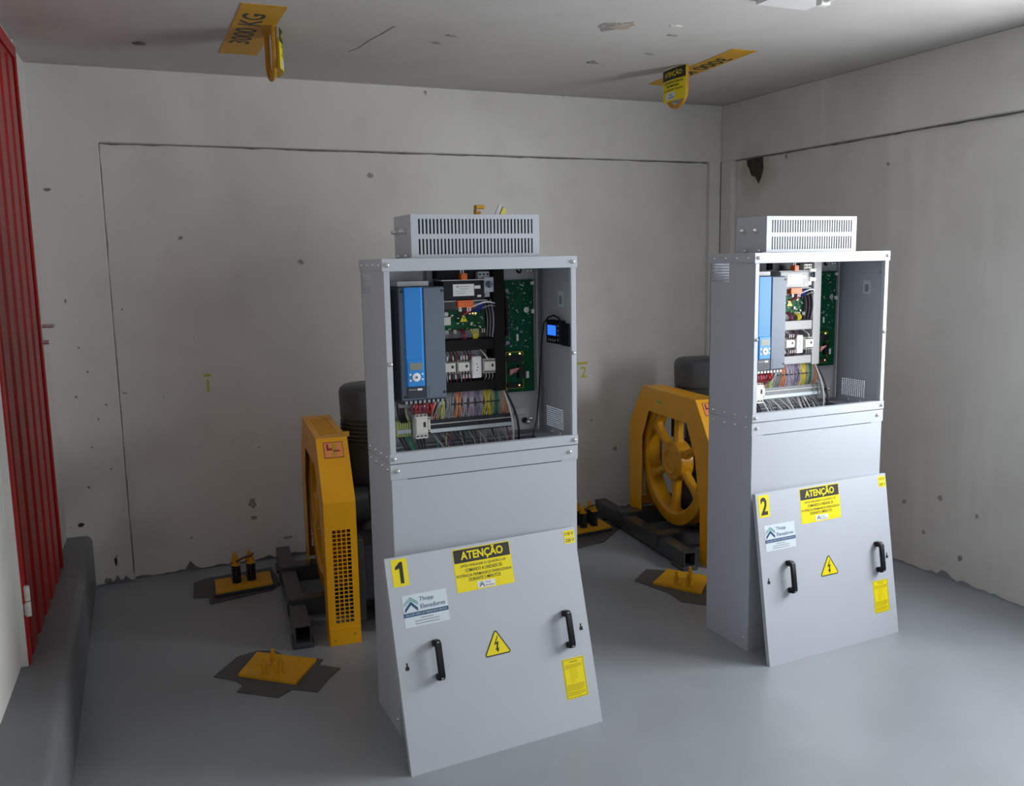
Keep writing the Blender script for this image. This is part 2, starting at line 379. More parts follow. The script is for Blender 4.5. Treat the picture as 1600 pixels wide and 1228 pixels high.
# marks on the walls and ceiling: thin flakes with a shape of their own
def blob(name, m, parent, c, u, v, n_, rad, squash=1.0, k=14, seed=1, t=0.0015):
    rnd = random.Random(seed); c, u, v, n_ = Vector(c), Vector(u), Vector(v), Vector(n_); mb = MB()
    pts = [(rad*(0.55+0.6*rnd.random())*math.cos(2*math.pi*i/k), rad*squash*(0.55+0.6*rnd.random())*math.sin(2*math.pi*i/k)) for i in range(k)]
    mb.v = [tuple(c+u*a+v*b+n_*t) for a, b in pts]+[tuple(c+u*a+v*b-n_*0.001) for a, b in pts]
    mb.f = [tuple(range(k)), tuple(range(2*k-1,k-1,-1))]+[(i,i+k,(i+1)%k+k,(i+1)%k) for i in range(k)]
    return mb.build(name, m, parent)
X_, Y_, Z_ = (1,0,0), (0,1,0), (0,0,1)
MB().prism([(1.885,2.208),(1.73,2.208),(1.722,2.13),(1.745,2.075),(1.765,2.045),(1.80,2.09),(1.835,2.10),(1.86,2.15),(1.875,2.16)], RX+REC-0.0016, RX+REC, 'x').build('stain', 'dirt', wr)
for i, (y, z, r_) in enumerate(((1.52, 2.18, 0.012), (0.75, 2.06, 0.010), (0.55, 0.33, 0.012), (0.33, 0.40, 0.014), (0.12, 0.36, 0.010), (0.42, 0.2, 0.010), (0.2, 0.13, 0.014))):
    blob('scuff', 'chip', wr, (RX+REC, y, z), Y_, Z_, (-1,0,0), r_, 1.2, seed=20+i)
for i, (x, z, r_, s_) in enumerate(((-0.178, 0.327, 0.022, 1.5), (-0.175, 0.245, 0.02, 0.6), (0.0, 0.11, 0.03, 0.4), (-0.75, 1.4, 0.006, 1), (1.92, 0.60, 0.009, 1), (-0.5, 0.18, 0.01, 0.6), (-0.45, 1.75, 0.012, 1.0), (2.09, 0.40, 0.016, 1.0), (0.55, 2.08, 0.02, 0.9), (0.15, 1.62, 0.02, 0.7))):
    blob('scuff', 'chip', wb, (x, B+REC, z), X_, Z_, (0,-1,0), r_, s_, seed=40+i)
for i, (x, z, r_, s_) in enumerate(((-1.02, 0.33, 0.022, 0.5), (-0.875, 0.12, 0.008, 3.0), (-0.92, 0.02, 0.02, 0.8), (-1.035, 1.98, 0.018, 0.5), (-0.96, 1.22, 0.006, 1), (-0.93, 1.1, 0.005, 1.6), (-0.99, 0.98, 0.006, 1), (-0.9, 0.86, 0.005, 1.4), (-0.94, 0.72, 0.005, 1), (-1.0, 1.45, 0.005, 2), (-0.86, 0.93, 0.006, 1), (-0.97, 0.52, 0.007, 1.2), (-0.86, 0.6, 0.005, 1))):
    blob('scuff', 'crack' if i > 1 else 'dirt', tp, (x, B, z), X_, Z_, (0,-1,0), r_, s_, seed=60+i)
for i, (x, y, r_, s_, m_) in enumerate(((1.19, 0.62, 0.055, 1.6, 'chip'), (1.235, 0.60, 0.05, 1.3, 'flake'), (1.52, 0.66, 0.03, 0.5, 'chip'), (1.62, 1.0, 0.03, 0.5, 'chip'), (0.62, 0.98, 0.03, 0.6, 'chip'), (1.45, 1.25, 0.035, 0.9, 'chip'), (0.60, 1.12, 0.03, 0.5, 'chip'), (1.45, 0.52, 0.03, 0.5, 'light_chip'), (-0.6, 1.55, 0.03, 0.8, 'crack'))):
    blob('flake', m_, ce, (x, y, CE), X_, Y_, (0,0,-1), r_, s_, seed=90+i, t=0.0015+0.0006*i)
cr = MB(); pts = [(0.345, 0.92), (0.33, 1.05), (0.31, 1.18), (0.30, 1.33), (0.275, 1.42)]
for i in range(4):
    (a, b), (c_, d_) = pts[i], pts[i+1]; cr.prism([(a,b),(a+0.009,b),(c_+0.009,d_),(c_,d_)], CE-0.001, CE+0.002, 'z')
cr.build('crack', 'chip', ce)

# yellow numbers painted on the back wall
for t_, x, z in (('1', -0.366, 0.986), ('2', 1.864, 0.910)):
    lettering(t_, 0, 0.068, 'wallnum', wb, (x, B+REC-0.0015, z), X_, Z_, 0.012, name='painted_number')
    box('painted_bar', 'wallnum', wb, x-0.018 if t_ == '1' else x-0.045, x+0.018 if t_ == '1' else x+0.03, B+REC-0.0015, B+REC, z+0.048, z+0.062)

# ceiling lamp whose far edge shows at the top of the picture
lp = thing('ceiling_lamp', 'white ceiling lamp fitting cut off by the top edge', 'lamp', (1.635, -0.3, CE))
box('lamp_base', 'lamp', lp, -0.12, 0.12, -0.38, 0.40, -0.018, 0.0, bevel=0.004)
MB().cyl((0, -0.34, -0.045), 0.018, 0.50, 'y', 14).build('lamp_tube', 'lamp', lp, smooth=True)
for y in (-0.37, 0.155): box('lamp_holder', 'lamp', lp, -0.022, 0.022, y, y+0.03, -0.068, -0.016, bevel=0.003)

# ------------------------------------------------------------------ control cabinets
CW, CD, CHT, CHS = 0.686, 0.283, 1.616, 0.95
screw_me = MB().cyl((0,0,0), 0.0065, -0.003, 'y', 10, 0.0045).mesh('screw', 'steel', smooth=True)
dome_me = MB().lathe((0,0,0), [(0.0075,0.0),(0.0068,-0.004),(0.0042,-0.0065),(0.0001,-0.0075)], 'y', 10).mesh('screw', 'steel', smooth=True)
def screw(parent, x, y, z, rz=0.0, me=None, s=1.0):
    o = link('screw', me or dome_me, parent); o.location = (x,y,z); o.rotation_euler = (0,0,rz); o.scale = (s,s,s); return o

def contactor(parent, x0, x1, z0, z1, yf, yb, n=4, mark=True, name='contactor'):
    o = MB().box(x0, x1, yf+0.006, yb, z0, z1).box(x0+0.002, x1-0.002, yf, yf+0.006, z0+(z1-z0)*0.2, z1-(z1-z0)*0.2).build(name, 'cream', parent)
    t = MB(); w = (x1-x0)/n
    for i in range(n):
        for z in (z0+0.1*(z1-z0), z1-0.1*(z1-z0)):
            t.cyl((x0+w*(i+0.5), yf+0.0055, z), 0.0028, -0.003, 'y', 8)
    if mark: t.box(x0+(x1-x0)*0.62, x0+(x1-x0)*0.8, yf-0.001, yf, z0+(z1-z0)*0.45, z0+(z1-z0)*0.65)
    t.build('terminal_screws', 'ink', o); return o

def wire(parent, a, b, r, m, sag=0.0, bow=(0,0,0), seg=7, name='wire'):
    a, b, bow = Vector(a), Vector(b), Vector(bow); pts = []
    for i in range(seg+1):
        t = i/seg; p = a.lerp(b, t)+bow*math.sin(math.pi*t); p.z -= sag*math.sin(math.pi*t); pts.append(p)
    return MB().tube(pts, r, 5).build(name, m, parent, smooth=True)
def bundle(parent, x, z0, z1, m, n, y0, y1, lean=0.0):
    mb = MB()
    for i in range(n):
        dx = (i-(n-1)/2)*0.0052; jx = random.uniform(-0.003,0.003); pts = []
        for k_ in range(7):
            t = k_/6; sq = 1-0.55*math.exp(-((t-0.45)/0.22)**2)
            pts.append((x+lean*t+dx*sq*1.25+jx*t, y0+(y1-y0)*t-0.012*math.sin(math.pi*t)+random.uniform(-0.002,0.002), z0+(z1-z0)*t))
        mb.tube(pts, 0.0023, 5)
    return mb.build('wire_bundle', m, parent, smooth=True)

def make_cabinet(loc, label, second=False):
    t = thing('control_cabinet', label, 'cabinet', loc, (0,0,0), 'lift control cabinets')
    th = 0.003
    duct = 'duct_grey' if second else 'duct_black'
    # upper housing, side sheets with punched vents
    vy = [0.0]+[0.165+0.0091*i for i in range(13) for _ in (0,1)]
    def vent_cuts(u0, u1, n, fill):
        s_ = (u1-u0)/n; c = []
        for i in range(n): c += [u0+i*s_+s_*(1-fill)/2, u0+i*s_+s_*(1+fill)/2]
        return c
    # left side: slotted vent near the top back; right side: square-hole vent near the bottom back
    us = [0.0]+vent_cuts(0.158, 0.276, 13, 0.55)+[CD]; vs = [CHS+0.002]+vent_cuts(1.500, 1.590, 8, 0.62)+[CHT]
    MB().grid(us, vs, 0, th, lambda i,j: i%2 == 1 and j%2 == 1, 'x').build('side_panel', 'cab', t)
    us = [0.0]+vent_cuts(0.095, 0.235, 12, 0.55)+[CD]; vs = [CHS+0.002]+vent_cuts(0.985, 1.062, 10, 0.55)+[CHT]
    MB().grid(us, vs, CW-th, CW, lambda i,j: i%2 == 1 and j%2 == 1, 'x').build('side_panel', 'cab', t)
    MB().box(0, CW, CD-th, CD, CHS+0.002, CHT).build('back_panel', 'cab', t)
    MB().box(-0.004, CW+0.004, -0.004, CD+0.003, CHT-0.003, CHT).box(-0.004, -0.0005, 0.0, CD+0.003, CHT-0.036, CHT-0.003).box(CW+0.0005, CW+0.004, 0.0, CD+0.003, CHT-0.036, CHT-0.003).build('top_panel', 'cab', t)
    MB().box(-0.005, CW+0.005, -0.006, -0.001, CHT-0.040, CHT).box(0, CW, -0.001, 0.02, CHT-0.040, CHT-0.037).build('frame_rail', 'cab', t, bevel=0.001)
    MB().box(-0.003, CW+0.003, -0.006, -0.001, CHS+0.003, CHS+0.037).box(0, CW, -0.001, 0.02, CHS+0.034, CHS+0.037).build('frame_rail', 'cab', t, bevel=0.001)
    for x in (0.0, CW-0.019): MB().box(x, x+0.019, -0.004, 0.0, CHS+0.037, CHT-0.040).box(x+0.016 if x == 0 else x, x+0.019 if x == 0 else x+0.003, 0.0, 0.014, CHS+0.037, CHT-0.040).build('frame_stile', 'cab', t, bevel=0.001)
    # cabinet floor with the cable opening, and the dark bottom of it
    MB().grid([th, 0.07, 0.61, CW-th], [0.0, 0.05, 0.235, CD-th], CHS+0.002, CHS+0.006, lambda i,j: i == 1 and j == 1, 'z').build('cabinet_floor', 'cab', t)
    # lower stand
    MB().box(0.001, 0.004, 0.002, CD-0.001, 0, CHS).build('stand_side', 'cab', t)
    MB().box(CW-0.004, CW-0.001, 0.002, CD-0.001, 0, CHS).build('stand_side', 'cab', t)
    MB().box(0.004, CW-0.004, CD-0.004, CD-0.001, 0, CHS).build('stand_back', 'cab', t)
    MB().grid([0.002, 0.055, 0.625, CW-0.002], [0.105, 0.896, 0.8985, CHS], -0.001, 0.002, lambda i,j: i == 1 and j == 1, 'y').build('stand_front', 'cab', t)
    MB().box(-0.002, CW+0.002, -0.0035, -0.001, 0.9, CHS).build('stand_lip', 'cab', t)
    MB().box(0.004, CW-0.004, 0.0, 0.003, 0.0, 0.103).build('plinth', 'cab', t)
    # screws: front corners, stiles and rows along the side seams
    for x in (0.012, CW-0.012):
        screw(t, x, -0.006, CHT-0.02); screw(t, x, -0.006, CHS+0.02); screw(t, x, -0.004, 1.28)
    screw(t, 0.022, -0.0035, CHS-0.022); screw(t, CW-0.03, -0.0035, CHS-0.022)
    for y in (0.035, 0.105, 0.175, 0.25):
        screw(t, -0.004, y, CHT-0.02, -math.pi/2, s=0.8); screw(t, 0, y, CHS+0.02, -math.pi/2, s=0.8); screw(t, 0.001, y, CHS-0.022, -math.pi/2, s=0.8)
    screw(t, 0.001, 0.03, 0.05, -math.pi/2, s=0.8)
    # mounting plate
    mp = MB().box(0.012, CW-0.035, 0.252, 0.256, 0.972, CHT-0.03).box(CW-0.040, CW-0.035, 0.235, 0.252, 0.972, CHT-0.03).build('mounting_plate', 'cab_in', t)
    for x, z in ((0.035, 1.56), (0.62, 1.567), (0.635, 1.567), (0.62, 1.012), (0.035, 1.0), (0.61, 1.0)): screw(mp, x, 0.252, z, s=1.2)
    for x, z in ((0.028, 1.555), (0.598, 1.008), (0.585, 1.567)):
        MB().cyl((x, 0.2515, z), 0.011, -0.002, 'y', 14).build('grommet', 'black', mp)
    MB().box(0.555, 0.60, 0.244, 0.252, 1.03, 1.06).build('cover_tab', 'cab_in', mp, bevel=0.003)
    # frequency drive
    dr = MB().box(0.076, 0.236, 0.105, 0.250, 1.128, 1.522).build('inverter_drive', 'drive_dark', t, bevel=0.003)
    fin = MB()
    for i in range(9): fin.box(0.0705, 0.076, 0.118+i*0.014, 0.124+i*0.014, 1.14, 1.515)
    fin.build('heatsink_fins', 'drive_dark', dr)
    MB().box(0.078, 0.2345, 0.092, 0.1055, 1.142, 1.522).build('front_cover', 'drive', dr, bevel=0.004)
    MB().box(0.160, 0.232, 0.088, 0.093, 1.145, 1.520).build('side_cover', 'drive', dr, bevel=0.002)
    MB().prism([(0.091,0.092),(0.093,0.083),(0.148,0.081),(0.158,0.092)], 1.190, 1.521, 'z').build('blue_cover', 'blue', dr)
    MB().box(0.094, 0.151, 0.0795, 0.084, 1.190, 1.282).build('keypad', 'blue', dr, bevel=0.002)
    MB().box(0.102, 0.145, 0.0785, 0.0796, 1.247, 1.270).build('lcd_display', 'lcd', dr)
    MB().lathe((0.124, 0.0795, 1.222), [(0.0001,-0.003),(0.008,-0.003),(0.014,-0.0022),(0.015,0.0)], 'y', 20).build('jog_dial', 'white', dr, smooth=True)
    MB().cyl((0.124, 0.0764, 1.222), 0.004, -0.001, 'y', 12).build('jog_button', 'drive', dr)
    for x, z in ((0.103,1.232),(0.103,1.212),(0.145,1.214),(0.145,1.232)): MB().cyl((x,0.0794,z), 0.004, -0.001, 'y', 10).build('key', 'card', dr)
    MB().box(0.094, 0.155, 0.086, 0.0925, 1.150, 1.188).build('lower_cover', 'drive_dark', dr)
    MB().box(0.128, 0.145, 0.0852, 0.0862, 1.176, 1.183).build('rating_label', 'white', dr)
    MB().box(0.098, 0.124, 0.0855, 0.0862, 1.178, 1.181).build('rating_label', 'ink_soft', dr)
    MB().box(0.170, 0.218, 0.0872, 0.0882, 1.150, 1.188).build('access_flap', 'drive', dr)
    for x, z in ((0.085,1.508),(0.226,1.508),(0.085,1.155),(0.226,1.165)): MB().cyl((x,0.0925 if x < 0.1 else 0.0885,z), 0.005, -0.002, 'y', 10).build('cover_screw', 'ink', dr)
    tr = MB()
    for i in range(9): tr.box(0.088+i*0.016, 0.096+i*0.016, 0.096, 0.106, 1.130, 1.140)
    tr.build('drive_terminals', 'cream' if second else 'ink_soft', dr)
    MB().box(0.080, 0.232, 0.14, 0.24, 1.112, 1.126).build('cable_clamp_rail', 'zinc', dr)
    MB().box(0.090, 0.200, 0.15, 0.25, 1.524, 1.540).build('drive_bracket', 'cab_in', dr)
    # upper dark row, supply and breaker
    MB().box(0.245, 0.430, 0.19, 0.25, 1.545, 1.585).build('rear_terminal_bar', 'black', t)
    br = MB().box(0.222, 0.242, 0.225, 0.252, 1.53, 1.575).build('angle_bracket', 'zinc', t, bevel=0.002)
    ps = MB().box(0.252, 0.405, 0.150, 0.250, 1.470, 1.538).build('power_supply', 'duct_grey' if second else 'trafo', t, bevel=0.003)
    MB().box(0.245, 0.412, 0.146, 0.20, 1.538, 1.5415).box(0.245, 0.412, 0.146, 0.20, 1.4665, 1.470).build('supply_flange', 'zinc', ps)
    MB().box(0.288, 0.366, 0.1485, 0.1500, 1.485, 1.526).build('supply_label', 'white', ps)
    MB().box(0.300, 0.310, 0.1478, 0.1486, 1.515, 1.520).box(0.313, 0.350, 0.1478, 0.1486, 1.5165, 1.5185).box(0.313, 0.345, 0.1478, 0.1486, 1.509, 1.511).box(0.295, 0.335, 0.1478, 0.1486, 1.501, 1.5025).box(0.295, 0.330, 0.1478, 0.1486, 1.493, 1.4945).build('label_print', 'ink_soft', ps)
    MB().box(0.368, 0.390, 0.1485, 0.15, 1.509, 1.520).box(0.378, 0.392, 0.1485, 0.15, 1.480, 1.487).build('small_label', 'white', ps)
    def conn(x0, x1, z0, z1, n_):
        o = MB().box(x0, x1, 0.138, 0.165, z0, z1).build('terminal_plug', 'orange', ps, bevel=0.001)
        q = MB(); w = (x1-x0)/n_
        for i in range(n_):
            for zz in (z0+(z1-z0)*0.3, z0+(z1-z0)*0.7): q.box(x0+w*(i+0.3), x0+w*(i+0.7), 0.1372, 0.1382, zz-0.002, zz+0.002)
        q.build('plug_slots', 'st_red', o)
    conn(0.316, 0.338, 1.540, 1.563, 2); conn(0.300, 0.358, 1.446, 1.470, 6)
    bk = MB().box(0.388, 0.432, 0.165, 0.25, 1.478, 1.568).box(0.404, 0.440, 0.148, 0.165, 1.496, 1.548).build('motor_breaker', 'cream' if second else 'cab', t, bevel=0.002)
    MB().cyl((0.422, 0.148, 1.523), 0.012, -0.008, 'y', 14).box(0.419, 0.425, 0.132, 0.140, 1.511, 1.535).build('rotary_knob', 'drive', bk)
    q = MB()
    for i in range(3):
        q.cyl((0.396+i*0.014, 0.1652, 1.558), 0.004, -0.002, 'y', 8)
        if i < 2: q.cyl((0.396+i*0.014, 0.1652, 1.487), 0.004, -0.002, 'y', 8)
    q.build('terminal_screws', 'ink', bk)
    # small board with lamps and a warning triangle
    pb = MB().box(0.262, 0.425, 0.205, 0.209, 1.362, 1.432).build('relay_board', 'pcb2', t)
    rnd = random.Random(5); q = MB(); q2 = MB()
    for i in range(34):
        x, z, w_, h_ = rnd.uniform(0.268,0.415), rnd.uniform(1.366,1.428), rnd.uniform(0.003,0.009), rnd.uniform(0.002,0.006)
        (q if i%3 else q2).box(x, x+w_, 0.2045-rnd.uniform(0.002,0.008), 0.205, z, z+h_)
    q.build('board_parts', 'cream', pb); q2.build('board_parts', 'ink', pb)
    MB().box(0.262, 0.290, 0.185, 0.205, 1.383, 1.412).build('relay', 'cream', pb, bevel=0.002)
    MB().cyl((0.275, 0.188, 1.422), 0.008, 0.017, 'y', 12).build('capacitor', 'white', pb)
    q = MB()
    for i in range(4): q.cyl((0.355+i*0.0115, 0.200, 1.421), 0.0028, -0.003, 'y', 8)
    q.build('indicator_lamps', 'led', pb)
    q = MB().prism([(0.327,1.393),(0.355,1.393),(0.341,1.419)], 0.192, 0.193, 'y').build('warning_triangle', 'yel_st', pb)
    MB().prism([(0.343,1.413),(0.338,1.403),(0.342,1.404),(0.339,1.396),(0.346,1.406),(0.342,1.406)], 0.1914, 0.192, 'y').build('lightning_mark', 'ink', q)
    # ducts
    for nm, a in (('wiring_duct', (0.240, 0.447, 1.292, 1.331)), ('wiring_duct', (0.240, 0.447, 1.147, 1.182))):
        MB().box(a[0], a[1], 0.172, 0.25, a[2], a[3]).build(nm, duct, t, bevel=0.002)
    MB().box(0.447, 0.490, 0.170, 0.25, 1.140, 1.585).build('wiring_duct', duct, t, bevel=0.002)
    # contactors and socket
    contactor(t, 0.252, 0.298, 1.212, 1.259, 0.165, 0.25, 4); contactor(t, 0.305, 0.351, 1.212, 1.259, 0.165, 0.25, 4)
    so = MB().box(0.356, 0.393, 0.162, 0.25, 1.193, 1.270).build('service_socket', 'white', t, bevel=0.003)
    q = MB()
    for dx, dz in ((0,0.011),(0.003,0),(0,-0.011)): q.cyl((0.375+dx, 0.162, 1.232+dz), 0.0022, -0.0008, 'y', 8)
    q.build('socket_holes', 'ink', so)
    MB().grid([0.362,0.3635,0.3865,0.388],[1.208,1.2095,1.2545,1.256], 0.1612, 0.162, lambda i,j: i == 1 and j == 1, 'y').build('socket_rim', 'cream', so)
    contactor(t, 0.402, 0.447, 1.208, 1.258, 0.160, 0.25, 5)
    contactor(t, 0.140, 0.185, 0.995, 1.085, 0.155, 0.245, 3, True, 'large_contactor')
    contactor(t, 0.185, 0.196, 1.015, 1.068, 0.160, 0.245, 1, False, 'auxiliary_contact')
    # main board
    mb_ = MB().box(0.512, 0.634, 0.236, 0.239, 1.120, 1.533).build('main_board', 'pcb', t)
    q = MB(); q2 = MB()
    for i in range(70):
        x, z = rnd.uniform(0.516,0.625), rnd.uniform(1.28,1.525); w_, h_ = rnd.uniform(0.002,0.007), rnd.uniform(0.0015,0.005)
        (q if i%4 else q2).box(x, x+w_, 0.236-rnd.uniform(0.001,0.005), 0.2362, z, z+h_)
    for i in range(8): q.box(0.516, 0.530, 0.224, 0.236, 1.30+i*0.027, 1.312+i*0.027)
    q.build('board_parts', 'ink_soft', mb_); q2.build('board_parts', 'white', mb_)
    MB().cyl((0.603, 0.2355, 1.423), 0.011, -0.006, 'y', 16).build('coin_cell', 'steel', mb_)
    MB().box(0.598, 0.609, 0.229, 0.2355, 1.17, 1.195).box(0.562, 0.570, 0.232, 0.2355, 1.31, 1.335).box(0.624, 0.634, 0.226, 0.2355, 1.41, 1.425).box(0.622, 0.634, 0.226, 0.2355, 1.515, 1.527).build('white_connector', 'white', mb_)
    MB().box(0.516, 0.525, 0.215, 0.236, 1.33, 1.47).build('ribbon_header', 'black', mb_)
    dbd = MB().box(0.514, 0.585, 0.226, 0.229, 1.135, 1.272).build('daughter_board', 'pcb', mb_)
    q = MB().grid([0.514,0.516,0.583,0.585],[1.135,1.137,1.270,1.272], 0.2252, 0.226, lambda i,j: i == 1 and j == 1, 'y')
    q.build('board_outline', 'led' if False else 'olive', mb_)
    MB().box(0.516, 0.580, 0.215, 0.226, 1.235, 1.258).box(0.560, 0.582, 0.212, 0.226, 1.172, 1.222).box(0.516, 0.578, 0.215, 0.226, 1.140, 1.155).build('black_header', 'black', mb_)
    MB().cyl((0.530, 0.2245, 1.264), 0.0035, -0.003, 'y', 8).cyl((0.570, 0.2245, 1.264), 0.0035, -0.003, 'y', 8).cyl((0.562, 0.2145, 1.148), 0.003, -0.002, 'y', 8).build('indicator_lamps', 'led', mb_)
    q = MB()
    for i in range(5): q.tube([(0.530+i*0.006, 0.222, 1.195), (0.533+i*0.005, 0.200, 1.200+0.003*i), (0.515, 0.19, 1.192+0.004*i)], 0.003, 5)
    q.build('red_leads', 'w_pink', mb_, smooth=True)
    # terminal rows
    q = MB().box(0.205, 0.522, 0.215, 0.245, 1.020, 1.034)
    nn = 54
    for i in range(nn):
        x = 0.207+i*(0.313/nn); q.box(x, x+0.0042, 0.196, 0.245, 1.000, 1.050)
    q.build('terminal_strip', 'drive_dark' if not second else 'ink_soft', t)
    MB().box(0.205, 0.520, 0.191, 0.197, 1.005, 1.018).build('marker_strip', 'card', t)
    MB().box(0.205, 0.520, 0.193, 0.198, 1.034, 1.037).build('marker_strip', 'cream', t)
    q = MB()
    for i in range(6): q.box(0.085+i*0.0085, 0.091+i*0.0085, 0.196, 0.245, 1.000, 1.055)
    q.build('earth_terminals', 'w_lime' if not second else 'ink_soft', t)
    MB().box(0.084, 0.134, 0.190, 0.197, 1.012, 1.026).build('marker_strip', 'card', t)
    MB().box(0.012, 0.60, 0.246, 0.252, 1.02, 1.03).build('din_rail', 'zinc', t)
    # wire bundles between the lower duct and the terminal row
    cols = [('w_grey',0.205,3),('w_pink',0.222,3),('w_olive',0.240,3),('w_lime',0.256,3),('w_grey',0.275,4),('w_grey',0.292,3),('w_orange',0.312,5),('w_lilac',0.338,4),
            ('w_lilac',0.362,5),('w_violet',0.384,4),('w_lilac',0.403,3),('w_yellow',0.424,5),('w_olive',0.445,3),('w_green',0.462,3),('w_grey',0.475,2),('w_orange',0.492,4)]
    for m_, x, n_ in cols: bundle(t, x, 1.148, 1.050, m_, n_, 0.20, 0.205, random.uniform(-0.006,0.006))
    fer = MB()
    for i in range(44):
        x = 0.210+i*0.0071; z = 1.052+random.uniform(0,0.008); fer.cyl((x, 0.204, z), 0.0019, 0.013, 'z', 5)
    fer.build('wire_ferrules', 'w_white', t)
    tie = MB()
    for m_, x, n_ in cols[5:14]: tie.box(x-0.006, x+0.006, 0.182, 0.196, 1.100, 1.104)
    tie.build('cable_ties', 'ink', t)
    # wires leaving downwards
    cw = ['w_black','w_grey','w_grey','w_maroon','w_red','w_grey','w_green','w_grey','w_black','w_grey','w_grey','w_black','w_grey','w_black','w_olive','w_black']
    nlow = 34 if second else 26
    for i in range(nlow):
        x = 0.212+i*(0.30/nlow); m_ = random.choice(['w_grey','w_grey','w_white','w_black']) if second else random.choice(cw)
        wire(t, (x,0.205,1.004), (x+random.uniform(-0.03,0.06)*(1 if x < 0.40 else 0.3), random.uniform(0.12,0.17), 0.90), 0.0017 if i%5 else 0.0028, m_, 0, (random.uniform(-0.012,0.012), -0.015, 0))
    for i in range(4):
        wire(t, (0.092+i*0.012,0.205,1.0), (0.135+i*0.012, 0.13, 0.88), 0.0042, ['w_black','w_black','w_green','w_green'][i], 0, (0.0,-0.01,0))
    for i in range(3): wire(t, (0.150+i*0.013,0.19,0.995), (0.165+i*0.008, 0.13, 0.88), 0.0042, 'w_black', 0, (0,-0.01,0))
    # thick black leads at the left and red leads to the large contactor
    for i in range(4): wire(t, (0.082+i*0.010,0.17,1.125), (0.100+i*0.009,0.19,1.052), 0.0042, 'w_black' if i < 3 else 'w_olive', 0.0, (-0.012,-0.02,0))
    for i in range(6): wire(t, (0.128+i*0.009,0.135,1.130), (0.138+i*0.008,0.165,1.083), 0.0035, 'w_red' if i%3 else 'w_maroon', 0, (-0.022+0.006*i,-0.045,0))
    q = MB()
    for i in range(6): q.cyl((0.128+i*0.009, 0.128, 1.112), 0.0035, 0.020, 'z', 6)
    q.build('wire_ferrules', 'w_white', t)
    for i in range(6): wire(t, (0.180+i*0.009,0.13,1.128), (0.196+i*0.004,0.18,1.070), 0.003, ['w_black','w_black','w_red','w_pink','w_black','w_grey'][i], 0, (-0.01,-0.02,0))
    # wires around the contactors, supply and small board
    for x0 in (0.254, 0.307):
        for i in range(4):
            c_ = ['w_grey','w_maroon','w_black','w_maroon'][i]
            wire(t, (x0+0.006+i*0.011,0.172,1.254), (x0+0.012+i*0.012,0.185,1.293), 0.0022, c_, 0, (0.004,-0.02,0))
            wire(t, (x0+0.006+i*0.011,0.172,1.217), (x0+0.016+i*0.012,0.185,1.180), 0.0022, c_, 0, (-0.004,-0.02,0))
    for i in range(3): wire(t, (0.410+i*0.012,0.168,1.21), (0.408+i*0.014,0.185,1.18), 0.002, 'w_grey', 0, (0,-0.015,0))
    wire(t, (0.392,0.172,1.293), (0.418,0.165,1.255), 0.002, 'w_white', 0, (-0.006,-0.03,0))
    fer = MB()
    for x in (0.262,0.284,0.314,0.325,0.336): fer.cyl((x, 0.158, 1.262), 0.0024, 0.014, 'z', 6); fer.cyl((x+0.008, 0.158, 1.196), 0.0024, 0.014, 'z', 6)
    for x in (0.272,0.279,0.368,0.377,0.385,0.393,0.41,0.418,0.303,0.309): fer.cyl((x, 0.19, 1.352), 0.002, 0.014, 'z', 6)
    for x in (0.305,0.311,0.335,0.345): fer.cyl((x, 0.138, 1.432), 0.0024, 0.014, 'z', 6)
    for x in (0.318,0.327): fer.cyl((x, 0.148, 1.563), 0.0022, 0.016, 'z', 6)
    fer.build('wire_ferrules', 'w_white', t)
    for i in range(5): wire(t, (0.326+i*0.008,0.145,1.445), (0.318+i*0.005,0.175,1.418), 0.0028, ['w_maroon','w_maroon','w_pink','w_red','w_black'][i], 0, (0.006,-0.014,0))
    wire(t, (0.350,0.145,1.445), (0.45,0.168,1.455), 0.0026, 'w_white', 0, (0,-0.02,0.012)); wire(t, (0.40,0.16,1.440), (0.45,0.168,1.445), 0.0022, 'w_grey', 0, (0,-0.01,0.006))
    for i in range(4): wire(t, (0.375+i*0.006,0.196,1.425), (0.392+i*0.004,0.17,1.462), 0.0026, 'w_blue', 0, (0.006,-0.012,0))
    for i in range(4): wire(t, (0.366+i*0.008,0.20,1.365), (0.372+i*0.004,0.185,1.330), 0.0022, 'w_yellow', 0, (0,-0.02,0))
    for i in range(3): wire(t, (0.326+i*0.006,0.20,1.366), (0.333+i*0.004,0.185,1.330), 0.003, 'w_maroon', 0, (0,-0.02,0))
    for i in range(5): wire(t, (0.428+i*0.003,0.215-i*0.008,1.47), (0.430+i*0.003,0.20-i*0.006,1.335), 0.0026, ['w_grey','w_black','w_violet','w_black','w_grey'][i], 0, (0.004,-0.012,0))
    wire(t, (0.50,0.22,1.575), (0.585,0.245,1.566), 0.003, 'w_white', 0, (0,-0.02,0.012))
    for i in range(4): wire(t, (0.495+i*0.004,0.225,1.55-i*0.01), (0.515,0.235,1.50-i*0.05), 0.0026, 'w_black', 0, (0.006,-0.012,0))
    wire(t, (0.493,0.20,1.145), (0.522,0.16,0.90), 0.0045, 'w_black', 0, (0.022,-0.02,0), 10); wire(t, (0.489,0.20,1.145), (0.503,0.16,0.90), 0.0038, 'w_white', 0, (0.012,-0.022,0), 10)
    # paper labels on the inside of the right cheek
    def lab(y0, y1, z0, z1, m_='card'): return MB().box(CW-th-0.001, CW-th, y0, y1, z0, z1).build('paper_label', m_, t)
    o = lab(0.088, 0.128, 1.437, 1.492); MB().box(CW-th-0.0018, CW-th-0.001, 0.096, 0.118, 1.445, 1.476).build('label_print', 'ink_soft', o)
    o = lab(0.004, 0.062, 1.552, 1.585, 'cab_in'); MB().box(CW-th-0.0018, CW-th-0.001, 0.015, 0.055, 1.572, 1.574).build('label_print', 'ink_soft', o)
